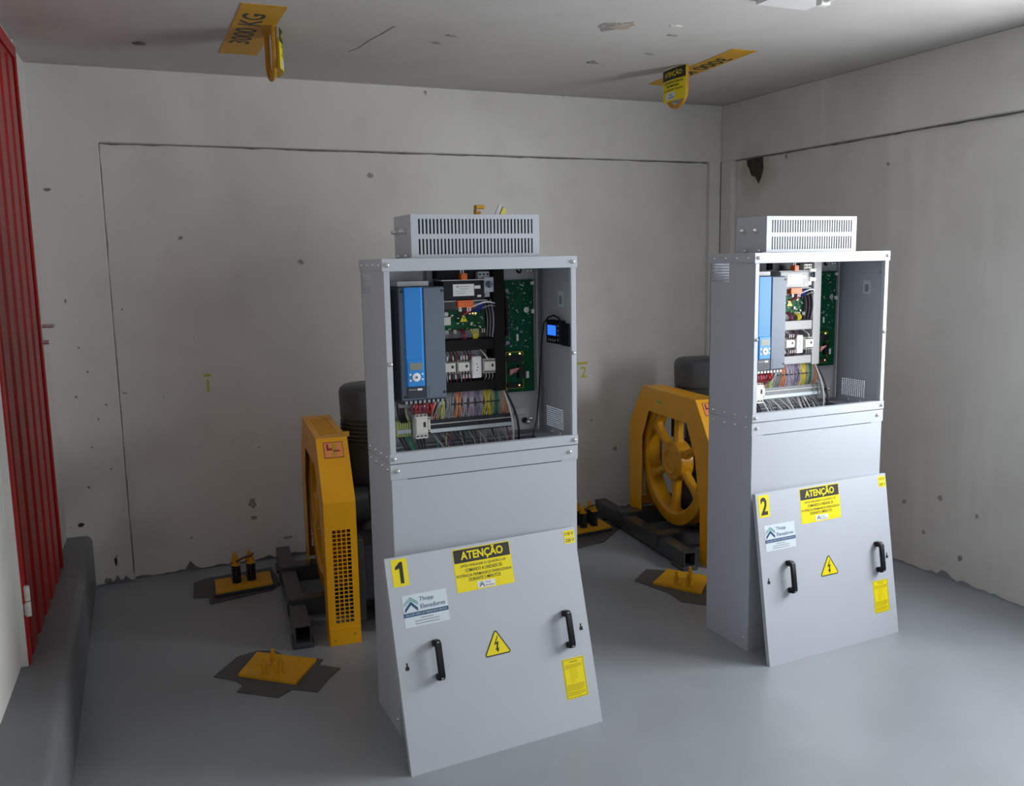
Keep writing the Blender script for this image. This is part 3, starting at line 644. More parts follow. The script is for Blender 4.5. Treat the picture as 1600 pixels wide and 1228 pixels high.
    o = lab(0.004, 0.052, 1.508, 1.547, 'cab_in'); MB().box(CW-th-0.0018, CW-th-0.001, 0.012, 0.022, 1.524, 1.530).box(CW-th-0.0018, CW-th-0.001, 0.028, 0.045, 1.524, 1.530).build('label_print', 'ink_soft', o)
    for y in (0.05, 0.12, 0.19): screw(t, CW-th, y, 0.968, math.pi/2*3+math.pi*0, s=0.9)
    if not second:
        dv = MB().box(0.657, CW-th, 0.066, 0.174, 1.304, 1.388).box(0.660, CW-th, 0.004, 0.066, 1.301, 1.380).build('display_module', 'black', t, bevel=0.003)
        MB().box(0.6550, 0.657, 0.069, 0.171, 1.307, 1.385).build('bezel', 'black', dv)
        MB().box(0.6540, 0.6551, 0.094, 0.160, 1.334, 1.370).build('screen', 'screen', dv)
        for i in range(4): MB().box(0.6536, 0.6551, 0.073, 0.080, 1.316+i*0.0165, 1.324+i*0.0165).build('button', 'ink_soft', dv)
        for i in range(4): MB().box(0.6536, 0.6551, 0.098+i*0.017, 0.104+i*0.017, 1.313, 1.321).build('button', 'ink_soft', dv)
        pts = [(0.668,0.066,1.378),(0.662,0.085,1.398),(0.660,0.12,1.406),(0.656,0.155,1.398),(0.650,0.182,1.375),(0.648,0.200,1.30),(0.644,0.205,1.20),(0.636,0.205,1.10),(0.626,0.20,1.02),(0.605,0.19,0.965),(0.59,0.16,0.92)]
        MB().tube(pts, 0.0032, 6).build('display_cable', 'rubber', dv, smooth=True)
        MB().box(0.006, 0.075, 0.02, 0.075, 0.956, 0.9575).build('earth_label', 'w_lime', t)
    return t

make_cabinet((0,0,0), 'grey control cabinet 1 with open front and blue lit display module inside', False)
make_cabinet((1.4833,0.0313,0), 'grey control cabinet 2 near the right wall, open front with grey wiring ducts', True)

# ------------------------------------------------------------------ brake resistor boxes on the cabinets
def resistor_box(loc, label):
    t = thing('resistor_box', label, 'resistor box', loc, (0,0,0), 'slotted boxes on the cabinets')
    w, d, h = 0.458, 0.186, 0.139; th = 0.002
    n = 33; s_ = (w-0.044)/n; us = [0]; 
    for i in range(n): us += [0.022+i*s_+s_*0.26, 0.022+i*s_+s_*0.74]
    us.append(w)
    MB().grid(us, [0, 0.012, 0.062, 0.078, 0.126, h], 0, th, lambda i,j: i%2 == 1 and j in (1,3), 'y').build('slotted_front', 'cab', t)
    MB().box(0, th, th, d, 0, h).box(w-th, w, th, d, 0, h).box(th, w-th, d-th, d, 0, h).build('housing', 'cab', t)
    MB().box(0, w, 0, d, h, h+th).build('lid', 'cab', t)
    MB().box(0.03, w-0.03, 0.05, 0.15, 0.02, 0.12).build('resistor_core', 'drive_dark', t)
    q = MB()
    for i in range(14): q.lathe((0.06+i*0.026, 0.07, 0.07), [(0.018,-0.002),(0.022,0.0),(0.018,0.002)], 'x', 10)
    q.build('resistor_coils', 'cream', t)
    for y in (0.055, 0.135):
        q = MB().cyl((-0.004, y, 0.088), 0.012, 0.005, 'x', 6).cyl((-0.014, y, 0.088), 0.010, 0.010, 'x', 12).cyl((-0.026, y, 0.088), 0.006, 0.012, 'x', 10, 0.009)
        q.build('cable_gland', 'steel', t, smooth=True)
    for y in (0.035, 0.12): screw(t, -0.008, y, 0.008, -math.pi/2, s=0.9)
    MB().box(-0.018, 0.0, 0.0, d, 0.0, 0.002).build('mounting_flange', 'cab', t)
    return t
resistor_box((0.106, 0.030, CHT), 'slotted grey resistor box on top of cabinet 1, slots dark')
resistor_box((1.561, 0.061, CHT), 'slotted pale resistor box on top of cabinet 2 near the right wall')
# bracket and strips behind the left box
yb = thing('yellow_bracket', 'small yellow bent bracket standing behind the left slotted box', 'bracket', (0.416, 0.25, CHT))
MB().box(0, 0.004, -0.012, 0.012, 0, 0.172).box(0.004, 0.026, 0.008, 0.012, 0, 0.165).build('upright', 'hook', yb)
MB().box(0, 0.036, -0.012, 0.012, 0.172, 0.186).build('bent_tip', 'hook', yb, bevel=0.003)
gs = thing('metal_strip', 'pair of grey metal strips leaning behind the left slotted box', 'strip', (0.425, 0.25, CHT), (0, R(24), 0))
box('strip', 'cab_in', gs, 0.0, 0.014, -0.004, 0.004, 0.012, 0.208); box('strip', 'wallnum', gs, 0.018, 0.034, -0.004, 0.004, 0.018, 0.202); box('strip', 'ink', gs, 0.014, 0.018, -0.003, 0.004, 0.014, 0.206)

# ------------------------------------------------------------------ removed cabinet covers leaning on the stands
def chevrons(parent, cx, cz, s_, y):
    for k_, (off, wd, m_) in enumerate(((0.36, 0.11, 'teal'), (0.10, 0.11, 'teal'), (-0.20, 0.46, 'navy'))):
        a = s_*1.0; top = cz+s_*(0.62+off); half = a*(1.0 if k_ < 2 else 0.92); dn = s_*(0.85 if k_ < 2 else 1.05)*0.9
        w_ = s_*wd
        poly = [(cx-half, top-dn), (cx, top), (cx+half, top-dn), (cx+half, top-dn-w_), (cx, top-w_), (cx-half, top-dn-w_)]
        MB().prism(poly, y-0.0003, y, 'y').build('logo_chevron', m_, parent)
def cover(loc, rot, num, label, pos):
    t = thing('cabinet_cover', label, 'cover panel', loc, rot, 'cabinet covers leaning on the stands')
    w, h, d = 0.712, 0.683, 0.018
    kh = {(1,1)}
    # sheet with two keyholes, folded edges behind
    us = [0, 0.024, 0.028, 0.034, 0.038, w-0.038, w-0.034, w-0.028, w-0.024, w]; vs = [0, 0.322, 0.334, 0.346, h]
    MB().grid(us, vs, 0, 0.0018, lambda i,j: (j == 1 and i in (1,2,3,5,6,7)) or (j == 2 and i in (2,6)), 'y').box(0,0.0018,0.0018,d,0,h).box(w-0.0018,w,0.0018,d,0,h).box(0.0018,w-0.0018,0.0018,d,0,0.0018).box(0.0018,w-0.0018,0.0018,d,h-0.0018,h).build('sheet', 'cab', t)
    for x in (0.031, w-0.031): box('keyhole_backing', 'ink', t, x-0.010, x+0.010, 0.0019, 0.006, 0.318, 0.350)
    y = -0.0006
    def st(name, m_, x0, x1, z0, z1): return MB().box(x0, x1, y, 0, z0, z1).build(name, m_, t)
    yy = y-0.0004
    # number
    x0, z1 = pos['num']; s1 = st('number_sticker', 'yel_st', x0, x0+0.054, z1-0.088, z1)
    if num == '1':
        MB().prism([(x0+0.026,z1-0.079),(x0+0.026,z1-0.030),(x0+0.012,z1-0.034),(x0+0.012,z1-0.025),(x0+0.029,z1-0.010),(x0+0.038,z1-0.010),(x0+0.038,z1-0.079)], yy, y, 'y').build('lettering', 'ink', s1)
    else: lettering(num, 0.034, 0.070, 'ink', s1, (x0+0.027, yy, z1-0.044), X_, Z_, 0.03)
    # warning
    x0, z1 = pos['att']; s2 = st('warning_sticker', 'yel_st', x0, x0+0.214, z1-0.143, z1)
    MB().box(x0+0.003, x0+0.211, yy, y, z1-0.047, z1-0.003).build('black_band', 'ink', s2)
    lettering('ATENÇÃO', 0.158, 0.040, 'yel_st', s2, (x0+0.107, yy-0.0003, z1-0.024), X_, Z_, 0.03)
    for i, (ln, wd) in enumerate((('APÓS DESLIGAR O QUADRO DE', 0.170), ('COMANDO A UNIDADE DE', 0.138), ('POTÊNCIA PERMANECE ENERGIZADA', 0.205), ('DURANTE 5 MINUTOS', 0.118))):
        lettering(ln, wd, 0.0115, 'ink', s2, (x0+0.107, yy, z1-0.058-i*0.0158), X_, Z_, 0.005)
    MB().box(x0+0.076, x0+0.142, yy, y, z1-0.139, z1-0.117).build('logo_label', 'white', s2)
    chevrons(s2, x0+0.092, z1-0.128, 0.010, yy-0.0002)
    lettering('Thopp', 0.020, 0.007, 'navy', s2, (x0+0.115, yy-0.0003, z1-0.124), X_, Z_); lettering('Elevadores', 0.034, 0.006, 'navy', s2, (x0+0.122, yy-0.0003, z1-0.133), X_, Z_)
    # company card
    x0, z1 = pos['card']; s3 = st('company_sticker', 'card', x0, x0+0.155, z1-0.103, z1)
    chevrons(s3, x0+0.028, z1-0.031, 0.024, yy)
    lettering('Thopp', 0.050, 0.017, 'navy', s3, (x0+0.083, yy, z1-0.020), X_, Z_, 0.004); lettering('Elevadores', 0.086, 0.014, 'navy', s3, (x0+0.103, yy, z1-0.042), X_, Z_, 0.004)
    MB().box(x0, x0+0.155, yy, y, z1-0.070, z1-0.057).build('blue_band', 'navy', s3)
    lettering('SOLUÇÃO CERTA EM TRANSPORTE VERTICAL', 0.145, 0.0085, 'card', s3, (x0+0.078, yy-0.0003, z1-0.0635), X_, Z_)
    for i, (a, b) in enumerate(((0.055,0.10), (0.035,0.12), (0.035,0.12))):
        q = MB(); xx = x0+a
        while xx < x0+b:
            l_ = random.uniform(0.004,0.010); q.box(xx, min(xx+l_, x0+b), yy, y, z1-0.079-i*0.0085, z1-0.076-i*0.0085); xx += l_+0.0012
        q.build('small_print', 'ink_soft', s3)
    # voltage labels
    x0, z1 = pos['volt']
    for tx, zz in (('110 V', z1), ('220 V', z1-0.0235)):
        s4 = st('voltage_sticker', 'yel_st', x0, x0+0.042, zz-0.022, zz)
        lettering(tx, 0.035, 0.012, 'ink', s4, (x0+0.021, yy, zz-0.011), X_, Z_, 0.012)
    # lightning triangle
    cx, zt = pos['tri']; b_ = 0.052; hh = 0.088
    def tri(g):  # rounded triangle grown by g
        A = [(cx, zt), (cx-b_, zt-hh), (cx+b_, zt-hh)]; cz_ = zt-hh*2/3; out = []
        for k_, (px_, pz_) in enumerate(A):
            dx, dz = px_-cx, pz_-cz_; l_ = math.hypot(dx,dz); base = math.atan2(dz,dx); r_ = 0.007+g
            ccx, ccz = cx+dx*(1-0.014/l_), cz_+dz*(1-0.014/l_)
            out += [(ccx+r_*math.cos(base+a), ccz+r_*math.sin(base+a)) for a in frange(-1.05,1.05,6)]
        return out
    s5 = MB().prism(tri(0.0), y, 0, 'y').build('lightning_sign', 'ink', t)
    MB().prism(tri(-0.004), yy, y, 'y').build('yellow_field', 'yel_st', s5)
    zz = zt-0.052
    MB().prism([(cx+0.004,zz+0.027),(cx-0.011,zz-0.001),(cx-0.001,zz+0.002),(cx-0.004,zz-0.014),(cx-0.0085,zz-0.014),(cx+0.002,zz-0.027),(cx+0.006,zz-0.012),(cx+0.0015,zz-0.012),(cx+0.0075,zz+0.009),(cx-0.003,zz+0.006),(cx+0.0075,zz+0.027)], yy-0.0003, yy, 'y').build('lightning_mark', 'ink', s5)
    # instruction sheet
    x0, z1 = pos['ins']; s6 = st('instruction_sticker', 'yel_st', x0, x0+0.086, z1-0.136, z1)
    MB().grid([x0+0.003,x0+0.004,x0+0.082,x0+0.083],[z1-0.133,z1-0.132,z1-0.004,z1-0.003], yy, y, lambda i,j: i == 1 and j == 1, 'y').build('border_print', 'ink', s6)
    lettering('ATENÇÃO', 0.034, 0.006, 'ink', s6, (x0+0.043, yy, z1-0.012), X_, Z_, 0.01)
    q = MB()
    def lines(za, n_, xa, xb, st_):
        for i in range(n_):
            xx = x0+xa; end = x0+xb-(random.uniform(0,0.02) if i == n_-1 else random.uniform(0,0.003))
            while xx < end:
                l_ = random.uniform(0.003,0.009); q.box(xx, min(xx+l_,end), yy, y, za-i*st_-0.0016, za-i*st_); xx += l_+0.001
    lines(z1-0.021, 4, 0.008, 0.078, 0.0037); lines(z1-0.040, 6, 0.024, 0.055, 0.0075); lines(z1-0.088, 6, 0.008, 0.078, 0.0037); lines(z1-0.113, 4, 0.008, 0.078, 0.0037)
    q.build('small_print', 'olive', s6)
    # handles
    for x, z0 in pos['han']:
        L_ = 0.128; hd = MB()
        prof = [(0,0),(0,0.020),(-0.024,0.020),(-0.024,L_-0.020),(0,L_-0.020),(0,L_),(-0.028,L_),(-0.037,L_-0.012),(-0.037,0.012),(-0.028,0)]
        hd.prism([(a, z0+b) for a, b in prof], x-0.0105, x+0.0105, 'x')
        o = hd.build('handle', 'black', t, bevel=0.002, seg=2, smooth=True)
        for zz in (z0+0.008, z0+L_-0.008): MB().cyl((x, -0.0335, zz), 0.0045, -0.0008, 'y', 10).build('handle_screw', 'ink_soft', o)
    return t
common = dict(han=[(0.133,0.273),(0.622,0.275)], volt=(0.667,0.673), tri=(0.352,0.393), ins=(0.586,0.237))
cover((-0.040,-0.247,0.0), (R(-15.8),0,R(3.3)), '1', 'larger, nearer grey cover panel with the big 1 sticker leaning on its cabinet',
      dict(common, num=(0.020,0.676), att=(0.236,0.674), card=(0.042,0.556)))
cover((1.472,-0.123,0.0), (R(-8.9),0,R(2.2)), '2', 'farther grey cover panel with the big 2 sticker beside the right wall',
      dict(common, num=(0.012,0.675), att=(0.226,0.675), card=(0.031,0.553)))

# ------------------------------------------------------------------ traction machines
def make_machine(loc, rz, label, front_mesh=True):
    t = thing('traction_machine', label, 'lift machine', loc, (0,0,R(rz)), 'yellow guarded traction machines')
    GW, GL, zb, zt, ch = 0.128, 0.955, 0.622, 0.865, 0.17
    th = 0.004
    # folded guard: front plate with punched grille, slope plate, top plate with grille, back
    def cuts(a, b, n, fill):
        s_ = (b-a)/n; c = []
        for i in range(n): c += [a+i*s_+s_*(1-fill)/2, a+i*s_+s_*(1+fill)/2]
        return c
    MB().grid([0]+cuts(0.026,0.106,4,0.78)+[GW], [0.0]+cuts(0.095,0.505,23,0.78)+[zb], 0, th, lambda i,j: i%2 == 1 and j%2 == 1, 'y').build('guard_front', 'yellow', t)
    MB().box(0, GW, -0.003, 0.0, 0.0, 0.078).build('foot_plate', 'yellow', t, bevel=0.001)
    for x in (0.022, 0.106): MB().cyl((x, -0.003, 0.022 if x < 0.1 else 0.045), 0.005, -0.003, 'y', 8).build('bolt', 'hook', t)
    MB().prism([(0,zb),(ch,zt),(ch,zt-th),(th,zb)], 0, GW, 'x').build('guard_slope', 'yellow', t)
    MB().grid([0]+cuts(0.022,0.106,6,0.74)+[GW], [ch]+cuts(ch+0.08,GL-ch-0.10,26,0.74)+[GL-ch], zt-th, zt, lambda i,j: i%2 == 1 and j%2 == 1, 'z').build('guard_top', 'yellow', t)
    MB().prism([(GL,zb),(GL-ch,zt),(GL-ch,zt-th),(GL-th,zb)], 0, GW, 'x').build('guard_slope', 'yellow', t)
    MB().grid([0]+cuts(0.026,0.106,4,0.78)+[GW], [0.10]+cuts(0.15,0.53,21,0.78)+[zb], GL-th, GL, lambda i,j: i%2 == 1 and j%2 == 1, 'y').build('guard_back', 'yellow', t)
    ring = [(0,0.0),(0,zb),(ch,zt),(GL-ch,zt),(GL,zb),(GL,0.10),(GL-0.155,0.10),(GL-0.165,0.56),(GL-0.25,0.728),(0.265,0.728),(0.17,0.56),(0.115,0.30),(0.105,0.0)]
    MB().prism([(a+ (0.0005 if a == 0 else 0), b) for a, b in ring], -0.003, 0.0, 'x').build('guard_side', 'yellow', t)
    MB().prism(ring, GW, GW+0.003, 'x').build('guard_side', 'yellow', t)
    MB().box(0.108, GW+0.014, ch+0.004, ch+0.008, zt, zt+0.022).build('lifting_tab', 'hook', t)
    MB().cyl((-0.0035, 0.545, 0.80), 0.0001, 0.0001, 'x', 3)
    # pictogram sticker on the slope
    sl = math.atan2(zt-zb, ch); dv = Vector((0, math.cos(sl), math.sin(sl))); nv = Vector((0,-math.sin(sl),math.cos(sl)))
    def slope_quad(u0, u1, v0, v1, off, name, m_, parent):
        L_ = math.hypot(ch, zt-zb); mb = MB(); p0 = Vector((0,0,zb))
        pts = [(u0,v0),(u1,v0),(u1,v1),(u0,v1)]
        mb.v = [tuple(p0+Vector((a,0,0))+dv*(b*L_)+nv*off) for a, b in pts]+[tuple(p0+Vector((a,0,0))+dv*(b*L_)) for a, b in pts]
        mb.f = [(0,1,2,3),(7,6,5,4)]+[(i,i+4,(i+1)%4+4,(i+1)%4) for i in range(4)]
        return mb.build(name, m_, parent)
    st = slope_quad(0.026, 0.108, 0.68, 0.93, 0.0012, 'pictogram_sticker', 'st_red', t)
    slope_quad(0.0285, 0.1055, 0.69, 0.92, 0.0016, 'orange_field', 'st_or', st)
    slope_quad(0.060, 0.080, 0.71, 0.91, 0.0020, 'rope_mark', 'stencil', st)
    slope_quad(0.038, 0.046, 0.81, 0.90, 0.0022, 'figure_mark', 'st_red', st); slope_quad(0.038, 0.062, 0.80, 0.83, 0.0022, 'figure_mark', 'st_red', st); slope_quad(0.066, 0.092, 0.775, 0.80, 0.0022, 'figure_mark', 'st_red', st)
    pl_ = MB().box(-0.0042, -0.003, 0.545, 0.600, 0.783, 0.812).build('type_plate', 'wallnum', t)
    MB().box(-0.0048, -0.0042, 0.552, 0.572, 0.795, 0.799).box(-0.0048, -0.0042, 0.576, 0.593, 0.795, 0.799).build('plate_print', 'ink', pl_)
    # sheave
    wc = (0.064, 0.475, 0.475)
    wh = MB().lathe(wc, [(0.352,-0.046),(0.362,-0.040),(0.362,-0.03),(0.345,-0.02),(0.345,0.02),(0.362,0.03),(0.362,0.040),(0.352,0.046),(0.300,0.046),(0.286,0.034),(0.286,-0.034),(0.300,-0.046)], 'x', 56, closed=True).build('sheave_rim', 'yellow_wheel', t, smooth=True)
    for i in range(6):
        a = math.pi/2+i*math.pi/3+0.06; ca, sa = math.cos(a), math.sin(a)
        pr = [(0.080,-0.030),(0.29,-0.020),(0.30,-0.036),(0.30,0.036),(0.29,0.020),(0.080,0.030)]
        mb = MB()
        def P(r_, s_, x): return (wc[0]+x, wc[1]+r_*ca-s_*sa, wc[2]+r_*sa+s_*ca)
        rr = [(0.08,0.030,0.030),(0.13,0.022,0.026),(0.21,0.019,0.024),(0.265,0.024,0.027),(0.300,0.046,0.032)]
        for r_, hw, hx in rr: mb.v += [P(r_,-hw,-hx*0.55),P(r_,-hw*0.5,-hx),P(r_,hw*0.5,-hx),P(r_,hw,-hx*0.55),P(r_,hw,hx*0.55),P(r_,hw*0.5,hx),P(r_,-hw*0.5,hx),P(r_,-hw,hx*0.55)]
        for k_ in range(4):
            for q in range(8): mb.f.append((k_*8+q, k_*8+(q+1)%8, k_*8+8+(q+1)%8, k_*8+8+q))
        mb.f += [tuple(range(8)), tuple(32+q for q in range(7,-1,-1))]
        mb.build('spoke', 'yellow_wheel', t, smooth=True)
    hub = MB().lathe(wc, [(0.0001,-0.050),(0.055,-0.050),(0.060,-0.056),(0.072,-0.056),(0.078,-0.048),(0.105,-0.044),(0.112,-0.036),(0.112,0.036),(0.0001,0.036)], 'x', 36).build('hub', 'yellow_wheel', t, smooth=True)
    for i in range(6):
        a = i*math.pi/3+0.3; MB().cyl((wc[0]-0.050, wc[1]+0.092*math.cos(a), wc[2]+0.092*math.sin(a)), 0.009, 0.01, 'x', 6).build('hub_bolt', 'yellow_wheel', hub)
    # frame: two long tubes with feet and two cross members
    for x in (-0.145, 0.30):
        b_ = MB().box(x, x+0.07, 0.02, 1.16, 0.094, 0.100).box(x, x+0.07, 0.02, 1.16, 0.020, 0.026).box(x, x+0.006, 0.02, 1.16, 0.026, 0.094).box(x+0.064, x+0.07, 0.02, 1.16, 0.026, 0.094)
        b_.build('frame_beam', 'dark', t)
        for yf in (0.015, 1.02): MB().box(x-0.010, x+0.080, yf, yf+0.13, 0.0, 0.020).build('foot', 'dark', t, bevel=0.003)
        if x > 0: continue
    for y0, y1 in ((0.30,0.385), (0.765,0.865)):
        MB().box(-0.15, 0.375, y0, y1, 0.030, 0.112).build('cross_member', 'dark', t, bevel=0.008, seg=2)
        MB().box(-0.135, 0.0, y0-0.006, y0, 0.100, 0.1125).build('weld_edge', 'dark', t)
    # gear housing and upright motor
    gh = MB().lathe((0.335,0.60,0), [(0.0001,0.112),(0.19,0.112),(0.20,0.125),(0.20,0.30),(0.175,0.33),(0.150,0.42),(0.150,0.50),(0.165,0.51),(0.165,0.54),(0.0001,0.54)], 'z', 36).build('gear_housing', 'dark', t, smooth=True)
    MB().cyl((0.130, 0.475, 0.475), 0.085, 0.12, 'x', 24).build('shaft_bearing', 'dark', t, smooth=True)
    MB().box(0.16, 0.50, 0.18, 0.46, 0.112, 0.36).build('gear_foot', 'dark', t, bevel=0.012, seg=2)
    MB().box(0.145, 0.172, 0.10, 0.185, 0.05, 0.42).build('brake_arm', 'dark', t, bevel=0.004)
    mo = MB().lathe((0.335,0.68,0), [(0.0001,0.54),(0.135,0.54),(0.145,0.56),(0.145,0.72),(0.150,0.735),(0.150,0.86),(0.163,0.865),(0.166,0.99),(0.160,1.008),(0.145,1.020),(0.0001,1.024)], 'z', 40).build('motor', 'motor', t, smooth=True)
    for i in range(6): MB().lathe((0.335,0.68,0.745+i*0.0195), [(0.150,0.0),(0.166,0.002),(0.166,0.008),(0.150,0.010)], 'z', 32).build('cooling_fin', 'motor', mo, smooth=True)
    MB().box(0.15, 0.20, 0.62, 0.72, 0.56, 0.68).build('terminal_box', 'dark', mo, bevel=0.006)
    return t
make_machine((-0.054,0.841,0), -5.5, 'yellow guarded lift machine behind cabinet 1, seen edge on')
make_machine((1.946,0.911,0), -5.5, 'yellow guarded lift machine with open spoked wheel behind cabinet 2')

# ------------------------------------------------------------------ rope anchor plates on the floor
def slab(poly, z0, z1, name, m, parent, bevel=0.0): return MB().prism(poly, z0, z1, 'z').build(name, m, parent, bevel=bevel)
def clamp(parent, x, y, z, h_=0.060):
    mb = MB().cyl((x,y,z), 0.013, 0.006, 'z', 10).cyl((x,y,z+0.006), 0.008, h_*0.45, 'z', 10).cyl((x,y,z+0.006+h_*0.45), 0.0115, h_*0.28, 'z', 6).cyl((x,y,z+0.006+h_*0.73), 0.007, h_*0.27, 'z', 8)
    mb.box(x-0.013, x+0.013, y-0.004, y+0.004, z+0.02, z+0.034)
    return mb.build('rope_clamp', 'plate', parent, smooth=True)
def rope_anchor(loc, label, pad, plate, pins):
    t = thing('rope_anchor', label, 'anchor plate', loc, (0,0,0), 'rope anchor plates in front of the machines')
    L_ = lambda ps: [(a-loc[0], b-loc[1]) for a, b in ps]
    slab(L_(pad), 0.0, 0.004, 'base_patch', 'pad', t); slab(L_(plate), 0.004, 0.014, 'plate', 'plate', t)
    for x, y in L_(pins): clamp(t, x, y, 0.014)
    return t
rope_anchor((-0.30,0.70,0), 'yellow floor plate with three pins on a dark patch, left of the nearer cabinet',
    [(-0.536,0.76),(-0.428,0.906),(-0.347,0.93),(-0.28,0.90),(-0.254,0.841),(-0.111,0.724),(-0.137,0.678),(-0.066,0.611),(-0.125,0.546),(-0.192,0.45),(-0.274,0.513),(-0.336,0.47),(-0.47,0.585),(-0.441,0.629),(-0.46,0.681)],
    [(-0.448,0.715),(-0.254,0.540),(-0.139,0.721),(-0.350,0.894)], [(-0.356,0.661),(-0.309,0.738),(-0.295,0.643)])
rope_anchor((1.70,0.80,0), 'yellow floor plate with pins half hidden behind the farther cabinet',
    [(1.501,0.938),(1.646,1.055),(1.733,0.99),(1.85,0.85),(1.80,0.55),(1.63,0.51),(1.55,0.60),(1.56,0.72)],
    [(1.556,0.852),(1.683,0.625),(1.855,0.80),(1.73,0.985)], [(1.64,0.775),(1.672,0.72),(1.74,0.80)])
def spring_anchor(loc, label, pad, plate, pins):
    t = thing('spring_anchor', label, 'anchor plate', loc, (0,0,0), 'spring anchors behind the machines')
    L_ = lambda ps: [(a-loc[0], b-loc[1]) for a, b in ps]
    slab(L_(pad), 0.0, 0.006, 'base_patch', 'pad', t); 
    p = L_(plate); cx = sum(a for a, _ in p)/4; cy = sum(b for _, b in p)/4
    slab([(cx+(a-cx)*1.06, cy+(b-cy)*1.04) for a, b in p], 0.006, 0.024, 'base_slab', 'dark', t, bevel=0.003); slab(p, 0.024, 0.034, 'plate', 'plate', t)
    for x, y in L_(pins):
        mb = MB(); mb.tube([(x+0.019*math.cos(a), y+0.019*math.sin(a), 0.040+0.078*a/(2*math.pi*7.5)) for a in frange(0, 2*math.pi*7.5, 84)], 0.0032, 6)
        mb.build('spring', 'spring', t, smooth=True)
        MB().cyl((x,y,0.034), 0.023, 0.005, 'z', 14).cyl((x,y,0.034), 0.008, 0.09, 'z', 10).build('spring_rod', 'dark', t, smooth=True)
        MB().cyl((x,y,0.122), 0.022, 0.006, 'z', 14).cyl((x,y,0.128), 0.014, 0.018, 'z', 6).cyl((x,y,0.146), 0.012, 0.012, 'z', 6).cyl((x,y,0.158), 0.008, 0.010, 'z', 8).build('rod_nuts', 'plate', t)
    a, b = L_(pins)[0], L_(pins)[1]
    MB().tube([(a[0],a[1]-0.016,0.145),((a[0]+b[0])/2,(a[1]+b[1])/2-0.012,0.158),(b[0],b[1]-0.016,0.165),(b[0]+0.012,b[1],0.168)], 0.006, 6).build('tie_cord', 'rope', t, smooth=True)
    return t
spring_anchor((-0.295,1.74,0), 'yellow anchor plate with upright springs at the back wall behind machine 1',
    [(-0.539,1.70),(-0.519,1.914),(-0.456,1.955),(-0.12,1.98),(-0.12,1.70),(-0.173,1.63),(-0.474,1.572),(-0.47,1.672)],
    [(-0.436,1.634),(-0.164,1.654),(-0.151,1.837),(-0.423,1.826)], [(-0.325,1.74),(-0.252,1.745),(-0.322,1.80),(-0.250,1.805)])
spring_anchor((1.70,1.78,0), 'yellow anchor plate with upright springs between cabinet 1 and the spoked wheel',
    [(1.45,1.62),(1.47,1.95),(1.88,1.95),(1.90,1.75),(1.68,1.56),(1.50,1.52)],
    [(1.555,1.690),(1.817,1.71),(1.833,1.873),(1.56,1.87)], [(1.660,1.77),(1.735,1.775),(1.662,1.835),(1.737,1.84)])

# ------------------------------------------------------------------ lifting hooks and painted load marks on the ceiling
def load_mark(name, label, poly, word, c, u, v, w, h_):
    o = tag(MB().prism(poly, CE-0.002, CE, 'z').build(name, 'stencil'), label, 'load mark', 'load marks on the ceiling')
    lettering(word, w, h_, 'ink', o, c, u, v, 0.02)
load_mark('load_marking', 'yellow painted strip lettered 3000 KG on the ceiling at left',
    [(-0.274,0.787),(-0.106,0.781),(-0.098,1.621),(-0.266,1.626)], '3000 KG', (-0.206,1.165,CE-0.0025), (0,-1,0), (-1,0,0), 0.50, 0.088)
load_mark('load_marking', 'yellow painted strip lettered 3000 KG on the ceiling at right',
    [(1.936,0.784),(2.076,0.777),(2.135,1.645),(2.015,1.640)], '3000 KG', (2.045,1.20,CE-0.0025), Vector((0.07,1,0)).normalized(), Vector((1,-0.07,0)).normalized(), 0.50, 0.085)
def hook(loc, label):
    t = thing('lifting_hook', label, 'hook', loc, (0,0,0), 'lifting hooks in the ceiling')
    a, z0 = 0.085, -0.115
    pts = [(0,-a,0.0),(0,-a,z0)]+[(0,-a*math.cos(q), z0-0.078*math.sin(q)) for q in frange(0,math.pi,10)][1:-1]+[(0,a,z0),(0,a,0.0)]
    MB().tube(pts, 0.011, 8).build('hook_bar', 'hook', t, smooth=True)
    return t
hook((-0.115,1.15,CE), 'yellow steel lifting loop hanging from the ceiling at left')
hook((1.925,1.225,CE), 'yellow steel lifting loop hanging from the ceiling at right')
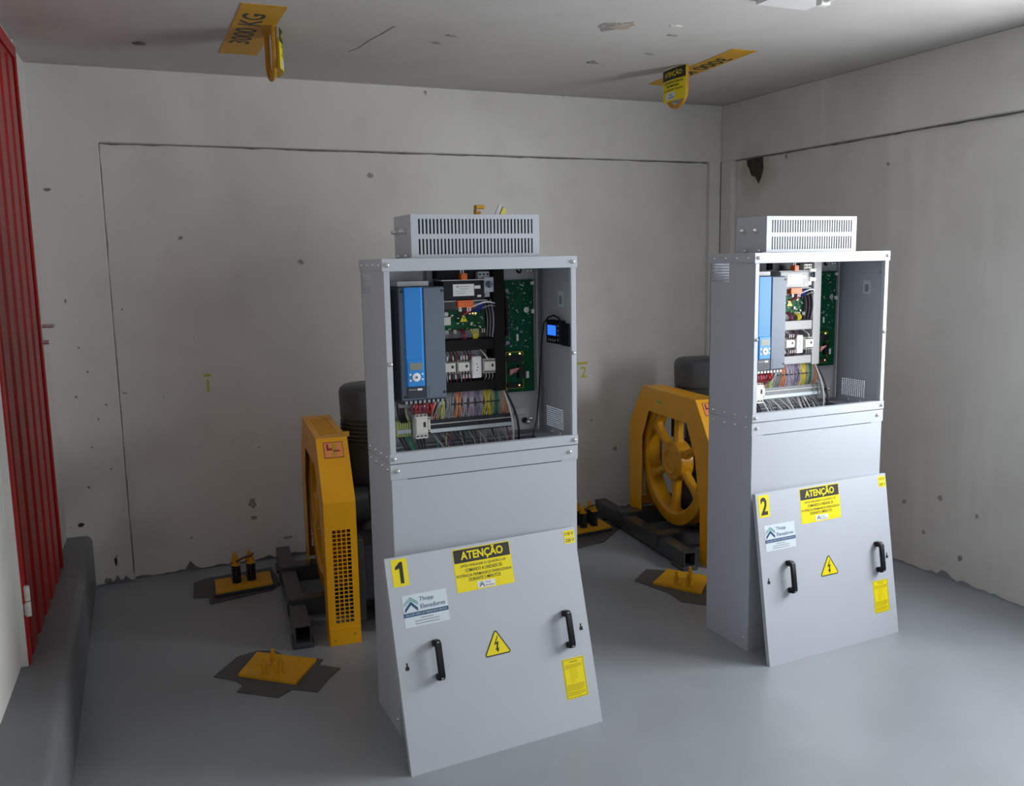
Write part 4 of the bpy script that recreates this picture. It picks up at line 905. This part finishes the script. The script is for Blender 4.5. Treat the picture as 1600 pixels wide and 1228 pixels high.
def hang_tag(loc, rz, label, curl):
    t = thing('warning_tag', label, 'tag', loc, (0,0,R(rz)), 'warning tags on the lifting hooks')
    w, h_ = 0.205, 0.160; n_ = 8
    mb = MB()
    def P(x, z, off=0.0):
        return (x, -curl*math.sin(math.pi*(x/w))-off, z)
    for i in range(n_+1):
        x = w*i/n_; mb.v += [P(x,-h_), P(x,0), P(x,0,-0.0012), P(x,-h_,-0.0012)]
    for i in range(n_):
        for q in range(4): mb.f.append((i*4+q, i*4+(q+1)%4, i*4+4+(q+1)%4, i*4+4+q))
    mb.f += [(0,1,2,3),(n_*4+3,n_*4+2,n_*4+1,n_*4)]
    cd = mb.build('card', 'yel_st', t)
    def band(x0, x1, z0, z1, off, name, m_):
        m2 = MB()
        for i in range(n_+1):
            x = x0+(x1-x0)*i/n_; m2.v += [P(x,z0,off), P(x,z1,off)]
        m2.f = [(i*2,i*2+2,i*2+3,i*2+1) for i in range(n_)]
        return m2.build(name, m_, cd, recalc=False)
    band(0.0, w, -0.055, -0.001, 0.0006, 'black_band', 'ink'); band(0.035, 0.125, -0.150, -0.118, 0.0006, 'logo_label', 'white')
    def tx(s_, wd, hh, x, z, m_):
        me = text_mesh(s_, wd, hh, 0.02); me.materials.clear(); me.materials.append(M[m_])
        for q in me.vertices: q.co = P(x+q.co.x, z+q.co.y, 0.0012)
        link('lettering', me, cd)
    tx('ATENÇÃO', 0.150, 0.034, w/2, -0.027, 'yel_st')
    tx('CAPACIDADE DO GANCHO', 0.165, 0.011, w/2, -0.068, 'ink'); tx('RECOMENDADA', 0.110, 0.011, w/2, -0.086, 'ink'); tx('POR CABO DE TRAÇÃO', 0.165, 0.011, w/2, -0.104, 'ink')
    tx('Thopp', 0.035, 0.009, 0.085, -0.129, 'navy'); tx('Elevadores', 0.05, 0.008, 0.092, -0.141, 'navy')
    return t
hang_tag((1.909,1.325,CE-0.004), -90, 'yellow and black warning tag facing out on the right ceiling hook', 0.012)
hang_tag((-0.098,1.045,CE-0.010), 84, 'curled yellow warning tag seen edge on at the left ceiling hook', 0.02)
